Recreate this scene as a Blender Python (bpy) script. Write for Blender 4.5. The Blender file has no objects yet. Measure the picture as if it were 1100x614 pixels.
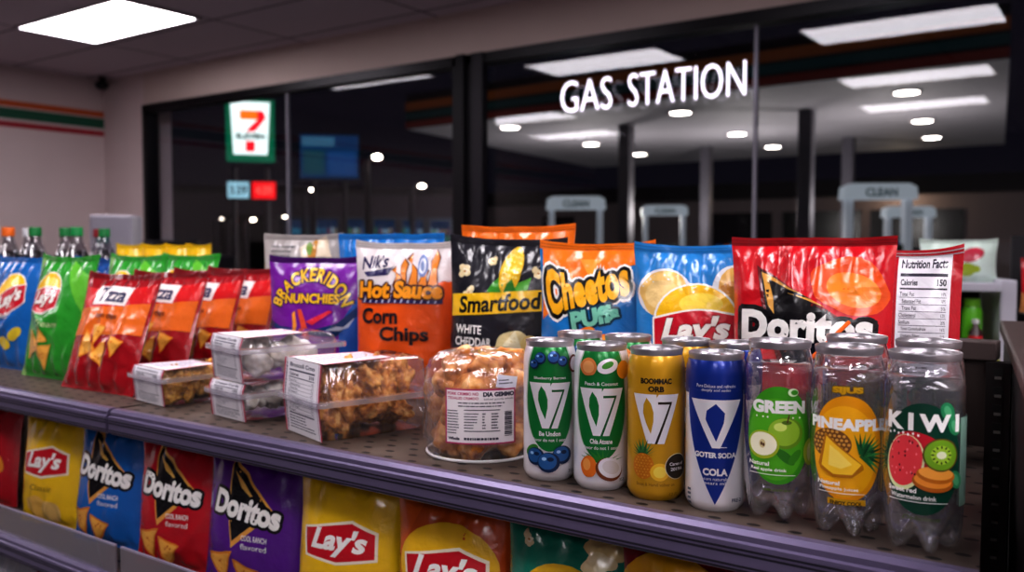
import bpy, bmesh, math, random
import numpy as np
from mathutils import Vector, Matrix, noise
from mathutils.geometry import tessellate_polygon
random.seed(7)
PI = math.pi
SC = bpy.context.scene
COL = SC.collection

# ------------------------------------------------------------------ tagging / linking
def tag(o, label=None, cat=None, group=None, kind=None):
    if label: o['label'] = label
    if cat: o['category'] = cat
    if group: o['group'] = group
    if kind: o['kind'] = kind
    return o

def empty(name, loc, rz=0, label=None, cat=None, group=None, rx=0, ry=0):
    o = bpy.data.objects.new(name, None); COL.objects.link(o)
    o.empty_display_size = .02
    o.location = loc; o.rotation_euler = (rx, ry, rz)
    return tag(o, label, cat, group)

def link(name, me, parent=None, loc=None, rot=None):
    o = bpy.data.objects.new(name, me); COL.objects.link(o)
    if parent: o.parent = parent
    if loc is not None: o.location = loc
    if rot is not None: o.rotation_euler = rot
    return o

def kids(o): return [c for c in bpy.data.objects if c.parent == o]
def copy_tree(o, parent=None):
    c = o.copy(); COL.objects.link(c)
    if parent: c.parent = parent
    for ch in kids(o): copy_tree(ch, c)
    return c

# ------------------------------------------------------------------ materials
MC = {}
def lin(c):
    if isinstance(c, str):
        c = tuple(int(c[i:i+2], 16)/255 for i in (0, 2, 4))
    return tuple(((x/12.92) if x <= .04045 else ((x+.055)/1.055)**2.4) for x in c[:3]) + (1,)

def mat(key, color='808080', rough=.5, metal=0, emis=0, coat=0, spec=.5, bump=None, trans=0, ior=1.45, var=0, vscale=20, alpha=1):
    if key in MC: return MC[key]
    m = bpy.data.materials.new(key); m.use_nodes = True
    nt = m.node_tree; b = nt.nodes['Principled BSDF']
    c = lin(color)
    b.inputs['Base Color'].default_value = c
    b.inputs['Roughness'].default_value = rough
    b.inputs['Metallic'].default_value = metal
    b.inputs['Coat Weight'].default_value = coat
    b.inputs['Coat Roughness'].default_value = .12
    b.inputs['Specular IOR Level'].default_value = spec
    b.inputs['Transmission Weight'].default_value = trans
    b.inputs['IOR'].default_value = ior
    b.inputs['Alpha'].default_value = alpha
    if emis:
        b.inputs['Emission Color'].default_value = c
        b.inputs['Emission Strength'].default_value = emis
    tc = nt.nodes.new('ShaderNodeTexCoord')
    n = nt.nodes.new('ShaderNodeTexNoise'); n.inputs['Scale'].default_value = vscale
    n.inputs['Detail'].default_value = 4
    nt.links.new(tc.outputs['Object'], n.inputs['Vector'])
    mr = nt.nodes.new('ShaderNodeMapRange')
    mr.inputs['To Min'].default_value = 1-var; mr.inputs['To Max'].default_value = 1+var
    nt.links.new(n.outputs['Fac'], mr.inputs['Value'])
    mx = nt.nodes.new('ShaderNodeVectorMath'); mx.operation = 'SCALE'
    mx.inputs[0].default_value = c[:3]
    nt.links.new(mr.outputs['Result'], mx.inputs['Scale'])
    nt.links.new(mx.outputs['Vector'], b.inputs['Base Color'])
    if bump:
        sc, st, dist = bump
        n2 = nt.nodes.new('ShaderNodeTexNoise'); n2.inputs['Scale'].default_value = sc
        n2.inputs['Detail'].default_value = 3; n2.inputs['Distortion'].default_value = .6
        nt.links.new(tc.outputs['Object'], n2.inputs['Vector'])
        bp = nt.nodes.new('ShaderNodeBump'); bp.inputs['Strength'].default_value = st
        bp.inputs['Distance'].default_value = dist
        nt.links.new(n2.outputs['Fac'], bp.inputs['Height'])
        nt.links.new(bp.outputs['Normal'], b.inputs['Normal'])
    MC[key] = m
    return m

def foil(c, rough=.26):      # glossy printed snack film
    return mat('foil_%s' % c, c, rough=rough, coat=.7, spec=.6, bump=(34, .75, .005), var=.08, vscale=30)
def ink(c): return mat('ink_%s' % c, c, rough=.3, coat=.35, var=.05, vscale=60)
def canp(c): return mat('can_%s' % c, c, rough=.28, metal=.35, coat=.5, var=.04, vscale=40)
def paper(c): return mat('paper_%s' % c, c, rough=.5, var=.03, vscale=80)

def film(key, tint, base, scale, rough, bumpst=.0, bscale=40, haze=0, hcol='f4f2f8', pw=5.0):
    """thin clear plastic or glass: see-through with an angle-dependent sheen, same from both sides"""
    if key in MC: return MC[key]
    m = bpy.data.materials.new(key); m.use_nodes = True
    nt = m.node_tree; nt.nodes.clear(); N = nt.nodes.new; Lk = nt.links.new
    out = N('ShaderNodeOutputMaterial')
    tr = N('ShaderNodeBsdfTransparent'); tr.inputs['Color'].default_value = lin(tint)
    gl = N('ShaderNodeBsdfGlossy'); gl.inputs['Roughness'].default_value = rough; gl.inputs['Color'].default_value = (1, 1, 1, 1)
    ge = N('ShaderNodeNewGeometry')
    dt = N('ShaderNodeVectorMath'); dt.operation = 'DOT_PRODUCT'
    Lk(ge.outputs['Normal'], dt.inputs[0]); Lk(ge.outputs['Incoming'], dt.inputs[1])
    def mth(op, a, b=None, c=None):
        n = N('ShaderNodeMath'); n.operation = op
        for i, x in enumerate((a, b, c)):
            if x is None: continue
            if isinstance(x, (int, float)): n.inputs[i].default_value = x
            else: Lk(x, n.inputs[i])
        return n
    f = mth('POWER', mth('SUBTRACT', 1.0, mth('ABSOLUTE', dt.outputs['Value']).outputs[0]).outputs[0], pw)
    f = mth('MULTIPLY_ADD', f.outputs[0], .9*scale, .045*scale+base); f.use_clamp = True
    base_sh = tr
    if haze:
        df = N('ShaderNodeBsdfTranslucent'); d2 = N('ShaderNodeBsdfDiffuse'); df.inputs[0].default_value = lin(hcol); d2.inputs[0].default_value = lin(hcol)
        md = N('ShaderNodeMixShader'); md.inputs[0].default_value = .5; Lk(df.outputs[0], md.inputs[1]); Lk(d2.outputs[0], md.inputs[2])
        mh = N('ShaderNodeMixShader'); mh.inputs[0].default_value = haze; Lk(tr.outputs[0], mh.inputs[1]); Lk(md.outputs[0], mh.inputs[2]); base_sh = mh
    mx = N('ShaderNodeMixShader')
    Lk(f.outputs[0], mx.inputs[0]); Lk(base_sh.outputs[0], mx.inputs[1]); Lk(gl.outputs[0], mx.inputs[2])
    if bumpst:
        tc = N('ShaderNodeTexCoord'); n2 = N('ShaderNodeTexNoise')
        n2.inputs['Scale'].default_value = bscale; n2.inputs['Detail'].default_value = 3; n2.inputs['Distortion'].default_value = 1
        Lk(tc.outputs['Object'], n2.inputs['Vector'])
        bp = N('ShaderNodeBump'); bp.inputs['Strength'].default_value = bumpst; bp.inputs['Distance'].default_value = .004
        Lk(n2.outputs['Fac'], bp.inputs['Height']); Lk(bp.outputs['Normal'], gl.inputs['Normal'])
    Lk(mx.outputs[0], out.inputs[0])
    MC[key] = m
    return m

def emit(key, c, s):
    if key in MC: return MC[key]
    m = bpy.data.materials.new(key); m.use_nodes = True
    nt = m.node_tree; nt.nodes.clear()
    out = nt.nodes.new('ShaderNodeOutputMaterial'); e = nt.nodes.new('ShaderNodeEmission')
    e.inputs[0].default_value = lin(c); e.inputs[1].default_value = s
    nt.links.new(e.outputs[0], out.inputs[0]); MC[key] = m
    return m

# ------------------------------------------------------------------ mesh building
class MB:
    def __init__(s): s.v = []; s.f = []; s.m = []; s.mats = []
    def mi(s, m):
        if m not in s.mats: s.mats.append(m)
        return s.mats.index(m)
    def add(s, vs, fs, m):
        o = len(s.v); s.v += [tuple(p) for p in vs]; k = s.mi(m)
        for f in fs: s.f.append([o+i for i in f]); s.m.append(k)
    def box(s, x0, y0, z0, x1, y1, z1, m, M=None):
        vs = [Vector((x, y, z)) for x in (x0, x1) for y in (y0, y1) for z in (z0, z1)]
        if M: vs = [M @ p for p in vs]
        s.add(vs, [(0,1,3,2),(4,6,7,5),(0,4,5,1),(2,3,7,6),(0,2,6,4),(1,5,7,3)], m)
    def quad(s, a, b, c, d, m): s.add([a, b, c, d], [(0,1,2,3)], m)
    def lathe(s, prof, m, n=32, c=(0,0,0), fn=None):
        vs = []
        for j, (r, z) in enumerate(prof):
            for i in range(n):
                t = 2*PI*i/n
                rr, zz = (r, z) if fn is None else fn(r, z, t)
                vs.append((c[0]+rr*math.cos(t), c[1]+rr*math.sin(t), c[2]+zz))
        fs = [(j*n+i, j*n+(i+1) % n, (j+1)*n+(i+1) % n, (j+1)*n+i) for j in range(len(prof)-1) for i in range(n)]
        s.add(vs, fs, m)
    def tube(s, pts, r, m, n=10):
        pts = [Vector(p) for p in pts]; vs = []
        for i, p in enumerate(pts):
            d = (pts[min(i+1, len(pts)-1)]-pts[max(i-1, 0)]).normalized()
            a = d.orthogonal().normalized() if i == 0 else (a-d*a.dot(d)).normalized()
            b = d.cross(a)
            rr = r[i] if isinstance(r, (list, tuple)) else r
            vs += [p+rr*(math.cos(2*PI*k/n)*a+math.sin(2*PI*k/n)*b) for k in range(n)]
        fs = [(j*n+i, j*n+(i+1) % n, (j+1)*n+(i+1) % n, (j+1)*n+i) for j in range(len(pts)-1) for i in range(n)]
        fs += [tuple(range(n))[::-1], tuple((len(pts)-1)*n+i for i in range(n))]
        s.add(vs, fs, m)
    def extrude(s, prof, x0, x1, m):       # profile in (y,z), swept along x
        n = len(prof)
        vs = [(x0, y, z) for y, z in prof]+[(x1, y, z) for y, z in prof]
        s.add(vs, [(i, (i+1) % n, n+(i+1) % n, n+i) for i in range(n)]+[tuple(range(n))[::-1], tuple(range(n, 2*n))], m)
    def mesh(s, name, smooth=False, angle=None):
        me = bpy.data.meshes.new(name); me.from_pydata(s.v, [], s.f)
        for m in s.mats: me.materials.append(m)
        me.polygons.foreach_set('material_index', s.m)
        if smooth or angle: me.polygons.foreach_set('use_smooth', [True]*len(me.polygons))
        me.update()
        if angle: me.set_sharp_from_angle(angle=math.radians(angle))
        return me
    def obj(s, name, parent=None, loc=None, rot=None, smooth=False, angle=None, bevel=0):
        o = link(name, s.mesh(name, smooth, angle), parent, loc, rot)
        if bevel:
            b = o.modifiers.new('b', 'BEVEL'); b.width = bevel; b.segments = 2; b.limit_method = 'ANGLE'
        return o

# ------------------------------------------------------------------ 2D print artwork
TC = {}
def text2d(s, bold=0, shear=0, space=1):
    k = (s, bold, shear, space)
    if k in TC: return TC[k]
    cu = bpy.data.curves.new('t', 'FONT'); cu.body = s; cu.size = 1; cu.offset = bold; cu.shear = shear
    cu.space_character = space; cu.resolution_u = 3; cu.align_x = 'CENTER'
    o = bpy.data.objects.new('t', cu); COL.objects.link(o)
    dg = bpy.context.evaluated_depsgraph_get(); dg.update()
    me = bpy.data.meshes.new_from_object(o.evaluated_get(dg))
    vs = [(v.co.x, v.co.y) for v in me.vertices]; fs = [tuple(p.vertices) for p in me.polygons]
    bpy.data.objects.remove(o); bpy.data.curves.remove(cu); bpy.data.meshes.remove(me)
    if vs:
        x0 = min(v[0] for v in vs); x1 = max(v[0] for v in vs); y0 = min(v[1] for v in vs); y1 = max(v[1] for v in vs)
        w = max(x1-x0, 1e-4); h = max(y1-y0, 1e-4)
        vs = [((x-x0)/w-.5, (y-y0)/h-.5) for x, y in vs]
        TC[k] = (vs, fs, w/h)
    else: TC[k] = ([], [], 1)
    return TC[k]

def rot2(x, y, a): return x*math.cos(a)-y*math.sin(a), x*math.sin(a)+y*math.cos(a)

class Art:
    """flat artwork in (u,v) metres; each call goes one ink layer up"""
    def __init__(s): s.v = []; s.f = []; s.m = []; s.mats = []; s.L = 0
    def add(s, vs, fs, m, hold=False):
        if not hold: s.L += 1
        if m not in s.mats: s.mats.append(m)
        k = s.mats.index(m); o = len(s.v)
        s.v += [(x, y, float(s.L)) for x, y in vs]
        for f in fs: s.f.append([o+i for i in f]); s.m.append(k)
        return s
    def poly(s, pts, m, hold=False):
        tr = tessellate_polygon([[Vector((x, y, 0)) for x, y in pts]])
        return s.add(pts, tr, m, hold)
    def rect(s, x0, y0, x1, y1, m, hold=False): return s.add([(x0,y0),(x1,y0),(x1,y1),(x0,y1)], [(0,1,2,3)], m, hold)
    def ell(s, cx, cy, rx, ry, m, rot=0, n=28, wob=0, seed=0, hold=False):
        pts = []
        for i in range(n):
            t = 2*PI*i/n
            w = 1+wob*noise.noise(Vector((math.cos(t)*1.5, math.sin(t)*1.5, seed*3.1)))
            x, y = rot2(rx*w*math.cos(t), ry*w*math.sin(t), rot); pts.append((cx+x, cy+y))
        return s.poly(pts, m, hold)
    def text(s, t, cx, cy, w, h, m, bold=.0, shear=0, rot=0, arch=0, outs=(), space=1, fn=None, hold=False):
        """outs: list of (material, spread) drawn beneath, widest first"""
        vs, fs, ar = text2d(t, bold, shear, space)
        if h is None: h = w/ar
        def place(vs, dx=0, dy=0):
            r = []
            for x, y in vs:
                X = x*w+dx; Y = y*h+dy
                if arch: Y -= arch*(2*X/w)**2
                if fn: X, Y = fn(X, Y)
                X, Y = rot2(X, Y, rot); r.append((cx+X, cy+Y))
            return r
        for om, sp in outs:
            s.L += 1
            for k in range(10):
                a = 2*PI*k/10
                s.add(place(vs, sp*math.cos(a), sp*math.sin(a)), fs, om, hold=True)
        return s.add(place(vs), fs, m, hold)
    def merge(s, o, dx=0, dy=0, sc=1, rot=0):
        b = s.L
        for m in o.mats:
            if m not in s.mats: s.mats.append(m)
        n = len(s.v)
        for x, y, l in o.v:
            X, Y = rot2(x*sc, y*sc, rot); s.v.append((X+dx, Y+dy, l+b))
        for f, k in zip(o.f, o.m): s.f.append([n+i for i in f]); s.m.append(s.mats.index(o.mats[k]))
        s.L += o.L
        return s

class Surf:
    """surface sampled on a (u,v) grid, bilinear in each cell"""
    def __init__(s, us, vs, P):
        s.us = np.array(us); s.vs = np.array(vs)
        s.P = np.array([[P(u, v) for v in vs] for u in us], dtype=float)
        du = np.gradient(s.P, axis=0); dv = np.gradient(s.P, axis=1)
        n = np.cross(du, dv); n /= (np.linalg.norm(n, axis=2, keepdims=True)+1e-12); s.N = n
    def ev(s, u, v, off):
        i = np.clip(np.searchsorted(s.us, u)-1, 0, len(s.us)-2); j = np.clip(np.searchsorted(s.vs, v)-1, 0, len(s.vs)-2)
        a = np.clip((u-s.us[i])/(s.us[i+1]-s.us[i]), 0, 1)[:, None]; b = np.clip((v-s.vs[j])/(s.vs[j+1]-s.vs[j]), 0, 1)[:, None]
        def bl(G): return (1-a)*(1-b)*G[i, j]+a*(1-b)*G[i+1, j]+(1-a)*b*G[i, j+1]+a*b*G[i+1, j+1]
        return bl(s.P)+bl(s.N)*off[:, None]
    def grid(s, mb, m, off=0):
        nu, nv = len(s.us), len(s.vs)
        Q = s.P+s.N*off
        mb.add([tuple(Q[i, j]) for i in range(nu) for j in range(nv)],
               [(i*nv+j, (i+1)*nv+j, (i+1)*nv+j+1, i*nv+j+1) for i in range(nu-1) for j in range(nv-1)], m)
    def wrap(s, mb, art, step=9e-5, lift=3.5e-4):
        if not art.v: return
        bm = bmesh.new(); vv = [bm.verts.new(p) for p in art.v]
        for f, k in zip(art.f, art.m):
            if len(set(f)) < 3: continue
            try: bm.faces.new([vv[i] for i in f]).material_index = k
            except ValueError: pass
        def cut(co, no, inner=False, outer=False):
            bmesh.ops.bisect_plane(bm, geom=bm.verts[:]+bm.edges[:]+bm.faces[:], dist=1e-7, plane_co=co, plane_no=no, clear_inner=inner, clear_outer=outer)
        cut((s.us[0], 0, 0), (1, 0, 0), inner=True); cut((s.us[-1], 0, 0), (1, 0, 0), outer=True)
        cut((0, s.vs[0], 0), (0, 1, 0), inner=True); cut((0, s.vs[-1], 0), (0, 1, 0), outer=True)
        for u in s.us[1:-1]: cut((u, 0, 0), (1, 0, 0))
        for v in s.vs[1:-1]: cut((0, v, 0), (0, 1, 0))
        bm.verts.ensure_lookup_table()
        if len(bm.verts):
            A = np.array([tuple(v.co) for v in bm.verts]); bm.verts.index_update()
            Q = s.ev(A[:, 0], A[:, 1], lift+A[:, 2]*step)
            o = len(mb.v); mb.v += [tuple(q) for q in Q.tolist()]
            idx = [mb.mi(m) for m in art.mats]
            for f in bm.faces:
                mb.f.append([o+v.index for v in f.verts]); mb.m.append(idx[f.material_index])
        bm.free()

W_ = lambda: foil('f4f2ee'); BLK = lambda: foil('0c0b10')

# ------------------------------------------------------------------ snack bags
def bag_surfaces(W, H, T, seed, seal=.012, wr=1.0, cell=.0048, ears=.006, calm=None):
    nu = max(8, int(round(W/cell))); nv = max(8, int(round(H/cell)))
    us = [-W/2+W*i/nu for i in range(nu+1)]; vs = [H*j/nv for j in range(nv+1)]
    sd = seed*7.31
    def shape(u, v, side):
        a = min(1, abs(2*u/W)); bb = min(1, max(0, (v-seal*.6)/(H-seal*1.6)))
        pu = max(0, 1-a**2.6)**.7; pv = max(0, math.sin(PI*bb**.85))**.55
        d = T*pu*pv
        # pleats running from both seals
        ph = 3*noise.noise(Vector((u*9, sd, side)))
        env = math.exp(-(1-bb)/.16)*min(1, (1-bb)/.03) if bb < 1 else 0
        env2 = math.exp(-bb/.12)*min(1, bb/.03)
        cmv = (calm[0]+calm[1])/2 if calm else 0; ch = (calm[1]-calm[0])*.5+.012 if calm else 1
        cm = 1-.8*(1-abs(v-cmv)/ch)**.35 if calm and abs(v-cmv) < ch else 1
        d += cm*wr*.0042*pu*(env*math.sin(u*190+ph+sd)+env2*math.sin(u*170-ph+sd*2))
        # sharp folds in the film
        r = 0
        for k, (fx, fy, am) in enumerate(((13, 8, .0046), (22, 15, .0018), (9, 22, .0014))):
            n = noise.noise(Vector((u*fx+v*4*(1 if k % 2 else -1), v*fy, sd+k*5+side*11)))
            r += am*(max(0, 1-abs(n)*3.6)**1.6-.25)
        d += wr*r*pu*(.35+.65*pv)*cm
        pin = .055*pv+.012*noise.noise(Vector((v*16, sd, 3+(1 if u > 0 else 0))))*pv
        x = u*(1-pin)
        lean = .006*math.sin(v/H*2.2+sd)*0
        sw = (.004*noise.noise(Vector((u*14, sd, 9)))+.0016*math.sin(u*60+sd))*max(0, (v/H-.7)/.3)
        sw += (.004*noise.noise(Vector((u*14, sd, 19))))*max(0, (.3-v/H)/.3)
        z = v*(1-.02*pv)+ears*(a**3)*max(0, (v/H-.9)/.1)+.0018*noise.noise(Vector((u*20, sd, 29)))*(v/H)
        return (x, side*max(d, .0004)+sw, max(z, 0))
    f = Surf(us, vs, lambda u, v: shape(u, v, -1)); b = Surf(us[::-1], vs, lambda u, v: shape(u, v, 1))
    b.us = np.array(us)
    return f, b

def make_bag(name, loc, rz, W, H, T, base, art, label, cat='chip bag', group=None, seed=1, lean=0, roll=0, sealcol=None, back='c9c9cf', wr=1.0, cell=.0048, ears=.006, calm=None):
    t = empty(name, loc, rz, label, cat, group, rx=-lean, ry=roll)
    f, b = bag_surfaces(W, H, T, seed, wr=wr, cell=cell, ears=ears, calm=calm)
    sv = .014
    mb = MB()
    # body: front printed side and plain back, up to the top seal
    jv = int(np.searchsorted(f.vs, H-sv))
    def sub(S, j0, j1):
        q = object.__new__(Surf); q.us = S.us; q.vs = S.vs[j0:j1+1]; q.P = S.P[:, j0:j1+1]; q.N = S.N[:, j0:j1+1]; return q
    fb, bb = sub(f, 0, jv), sub(b, 0, jv)
    fb.grid(mb, foil(base)); bb.grid(mb, foil(back)); fb.wrap(mb, art)
    mb.obj('pouch', t, smooth=True)
    ms = MB(); ft, bt = sub(f, jv, len(f.vs)-1), sub(b, jv, len(b.vs)-1)
    sc = foil(sealcol or base)
    ft.grid(ms, sc, .0002); bt.grid(ms, sc)
    if len(ft.vs) > 1:
        ar = Art(); n = int(H*0+3)
        drk = tuple(max(0, int((sealcol or base)[i:i+2], 16)*.8)/255 for i in (0, 2, 4))
        hx = ''.join('%02x' % int(c*255) for c in drk)
        for k in range(3):
            z = H-sv*(.3+.25*k); ar.rect(-W/2, z, W/2, z+sv*.07, foil(hx), hold=True)
        if not sealcol: ft.wrap(ms, art, lift=.0006)
        ft.wrap(ms, ar, lift=.0008+(art.L*9e-5 if not sealcol else 0))
    ms.obj('top_seal', t, smooth=True)
    return t

# --- artwork pieces
def lays_logo(w, sub=None):
    """yellow sun with a red banner, white slanted script"""
    a = Art(); Wt, R, Y = foil('f7f3ec'), foil('c8102a'), foil('f6c21c')
    a.ell(0, .02*w, .50*w, .43*w, Wt); a.ell(0, .03*w, .47*w, .40*w, Y); 
    a.ell(.06*w, .22*w, .25*w, .12*w, foil('fbdc55'))
    pts = []
    for i in range(21):
        t = -1+2*i/20; pts.append((t*.485*w, .10*w+.045*w*math.cos(t*2.4)+.03*w*t))
    for i in range(21):
        t = 1-2*i/20; pts.append((t*.47*w, -.27*w-.10*w*(1-t*t)+.03*w*t))
    a.poly([(x*1.05, y*1.0+(.02*w if y > 0 else -.02*w)) for x, y in pts], Wt)
    a.poly(pts, R)
    a.text("Lay's", 0, -.09*w, .80*w, .34*w, Wt, bold=.045, shear=.25, rot=.05, outs=[(foil('8e0a1c'), .012*w)])
    return a

def doritos_logo(w, tri='e8902c'):
    a = Art(); K = BLK(); G = foil('e6b45a')
    a.poly([(-.42*w, .50*w), (.42*w, .02*w), (-.12*w, -.50*w)], foil(tri))
    a.poly([(-.38*w, .44*w), (.36*w, .02*w), (-.12*w, -.42*w)], K)
    a.poly([(-.30*w, .33*w), (.20*w, .04*w), (-.14*w, .17*w)], G)
    a.text('Doritos', 0, -.03*w, w, .27*w, W_(), bold=.05, outs=[(K, .035*w)], rot=.0)
    return a

def chip_tri(s, c='e89a35', rot=0):
    a = Art(); a.ell(0, 0, 0, 0, foil(c)) if False else None
    pts = [rot2(s*math.cos(t), s*math.sin(t), rot) for t in (PI/2, PI*7/6, PI*11/6)]
    q = []
    for i in range(3):
        p0, p1 = pts[i], pts[(i+1) % 3]
        for k in range(5): t = k/5; q.append((p0[0]*(1-t)+p1[0]*t, p0[1]*(1-t)+p1[1]*t))
    q = [(x*(1-.06*math.sin(i*2.1)), y*(1-.06*math.cos(i*1.7))) for i, (x, y) in enumerate(q)]
    a.poly(q, foil(c)); a.poly([(x*.8, y*.8) for x, y in q], foil('f2b450'))
    rd = random.Random(int(s*1e4))
    for _ in range(8): a.ell(rd.uniform(-.3, .3)*s, rd.uniform(-.35, .3)*s, s*.06, s*.05, foil('c8641c'), hold=True, n=8)
    return a

def popcorn(s, seed=0):
    a = Art(); rd = random.Random(seed)
    for k in range(5): a.ell(rd.uniform(-.45, .45)*s, rd.uniform(-.4, .4)*s, s*.42, s*.36, foil('f3e3b4'), wob=.3, seed=k+seed, n=14, hold=True)
    for k in range(3): a.ell(rd.uniform(-.3, .3)*s, rd.uniform(-.3, .3)*s, s*.22, s*.16, foil('fff8dc'), wob=.3, seed=k+9, n=12, hold=k > 0)
    a.ell(0, -.1*s, s*.16, s*.1, foil('c98a2a'), n=10)
    return a

def lines(a, x0, x1, y0, y1, n, m, seed=0, th=.35):
    rd = random.Random(seed); a.L += 1
    st = (y1-y0)/n
    for i in range(n):
        x = x0; y = y1-(i+.5)*st
        e = x1-(x1-x0)*rd.choice([0, .05, .2, .35, .1])
        while x < e:
            w = rd.uniform(.03, .12)*(x1-x0)
            a.rect(x, y-st*th/2, min(x+w, e), y+st*th/2, m, hold=True); x += w+.018*(x1-x0)
    return a

def nutrition(w, h, title='Nutrition Facts', seed=0, ink_=None, face=None, title2=None):
    """printed facts panel, centred"""
    K = ink_ or paper('2a2a3c'); a = Art(); a.rect(-w/2, -h/2, w/2, h/2, face or paper('efeef2'))
    t = h/2; x0, x1 = -w*.44, w*.44
    a.text(title, 0, t-h*.055, w*.86, h*.06, K, bold=.03)
    def bar(y, th): a.rect(x0, t-h*y-h*th, x1, t-h*y, K, hold=True)
    bar(.12, .022)
    rd = random.Random(seed)
    rows = ['Serving size', 'Calories', 'Total Fat', 'Saturated Fat', 'Trans Fat', 'Cholesterol', 'Sodium', 'Total Carbohydrate', 'Dietary Fiber', 'Total Sugars', 'Protein']
    y = .185
    a.text('Calories', x0+w*.17, t-h*y, w*.32, h*.045, K, bold=.03, hold=True)
    a.text('%d' % rd.choice([140, 150, 160, 210]), x1-w*.1, t-h*y, w*.17, h*.05, K, bold=.04, hold=True)
    bar(.225, .012); y = .27
    for r in rows[2:]:
        ww = w*(.022*len(r)+.08); ind = .05*w if r[0] in 'SDT' and ' ' in r and r != 'Total Fat' else 0
        a.text(r, x0+ind+ww/2, t-h*y, ww, h*.03, K, bold=.01, hold=True)
        a.text('%d%%' % rd.randint(1, 25), x1-w*.05, t-h*y, w*.08, h*.026, K, hold=True)
        a.rect(x0, t-h*(y+.026), x1, t-h*(y+.022), K, hold=True); y += .052
    bar(y-.012, .018)
    lines(a, x0, x1, -h*.46, t-h*(y+.02), max(3, int((.94-y)*28)), K, seed)
    return a

# ================================================================== SETTING
WY = 4.28; XL = -7.3; XR = 4.2; YB = -4.2; ZF = -1.05; ZC = 1.65
plaster = mat('plaster_wall', 'd0bfbf', rough=.85, var=.05, vscale=3, bump=(160, .15, .002))
dplaster = mat('soffit_plaster', 'c8b6b0', rough=.85, var=.05, vscale=3, bump=(160, .15, .002))

# ceiling: lay-in tiles with a grid of seams
mc = bpy.data.materials.new('ceiling_tile'); mc.use_nodes = True
nt = mc.node_tree; b = nt.nodes['Principled BSDF']; b.inputs['Roughness'].default_value = .9
tc = nt.nodes.new('ShaderNodeTexCoord'); mp = nt.nodes.new('ShaderNodeMapping')
mp.inputs['Location'].default_value = (5.96, -2.93, 0)
nt.links.new(tc.outputs['Object'], mp.inputs[0])
br = nt.nodes.new('ShaderNodeTexBrick'); br.offset = 0; br.inputs['Scale'].default_value = 1
br.inputs['Brick Width'].default_value = 1.2; br.inputs['Row Height'].default_value = .6
br.inputs['Mortar Size'].default_value = .012; br.inputs['Mortar Smooth'].default_value = .3
br.inputs['Color1'].default_value = lin('c6bac4'); br.inputs['Color2'].default_value = lin('bdb0bb'); br.inputs['Mortar'].default_value = lin('5a4e5e')
nt.links.new(mp.outputs[0], br.inputs['Vector']); nt.links.new(br.outputs['Color'], b.inputs['Base Color'])
def ceil_hole_mb():
    m = MB(); m.box(XL-.1, YB-.1, ZC, XR+.1, WY+.3, ZC+.1, mc); return m
tag(ceil_hole_mb().obj('ceiling'), kind='structure')

mf = bpy.data.materials.new('floor_tile'); mf.use_nodes = True
nt = mf.node_tree; b = nt.nodes['Principled BSDF']; b.inputs['Roughness'].default_value = .25
tc = nt.nodes.new('ShaderNodeTexCoord'); br = nt.nodes.new('ShaderNodeTexBrick'); br.offset = 0
br.inputs['Scale'].default_value = 1; br.inputs['Brick Width'].default_value = .45; br.inputs['Row Height'].default_value = .45
br.inputs['Mortar Size'].default_value = .004
br.inputs['Color1'].default_value = lin('6e6a6c'); br.inputs['Color2'].default_value = lin('64605f'); br.inputs['Mortar'].default_value = lin('2c2a2c')
nt.links.new(tc.outputs['Object'], br.inputs['Vector']); nt.links.new(br.outputs['Color'], b.inputs['Base Color'])
m = MB(); m.box(XL-.1, YB-.1, ZF-.1, XR+.1, WY+.3, ZF, mf); tag(m.obj('floor'), kind='structure')

m = MB(); m.box(XL-.15, YB-.1, ZF, XL, WY+.3, ZC, plaster); tag(m.obj('wall_left'), kind='structure')
m = MB(); m.box(XR, YB-.1, ZF, XR+.15, WY+.3, ZC, plaster); tag(m.obj('wall_right'), kind='structure')
m = MB(); m.box(XL, YB-.15, ZF, XR, YB, ZC, mat('far_wall', '6b6068', rough=.9, var=.1, vscale=2)); tag(m.obj('wall_front'), kind='structure')
# window wall: header, sill wall, left pier
WL, ZT, ZS = -6.70, 1.385, -.35
m = MB()
m.box(XL, WY, ZF, WL, WY+.25, ZC, plaster)
m.box(WL, WY, ZT, XR, WY+.25, ZC, dplaster)
m.box(WL, WY, ZF, XR, WY+.25, ZS, plaster)
m.box(1.6, WY, ZS, XR, WY+.25, ZT, plaster)
tag(m.obj('wall_back'), kind='structure')
# stripes on left wall
for nm, c, z0, z1 in (('trim_1', 'c4561c', 1.334, 1.380), ('trim_2', '14563f', 1.238, 1.320), ('trim_3', 'a3182a', 1.172, 1.214)):
    m = MB(); m.box(XL, YB, z0, XL+.006, WY, z1, mat('stripe_'+nm, c, rough=.5, var=.04)); tag(m.obj(nm), kind='structure')
m = MB(); m.box(XL, YB, ZF, XL+.012, WY, ZF+.1, mat('basebd', '2c282c', rough=.6)); tag(m.obj('baseboard_left'), kind='structure')

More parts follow.
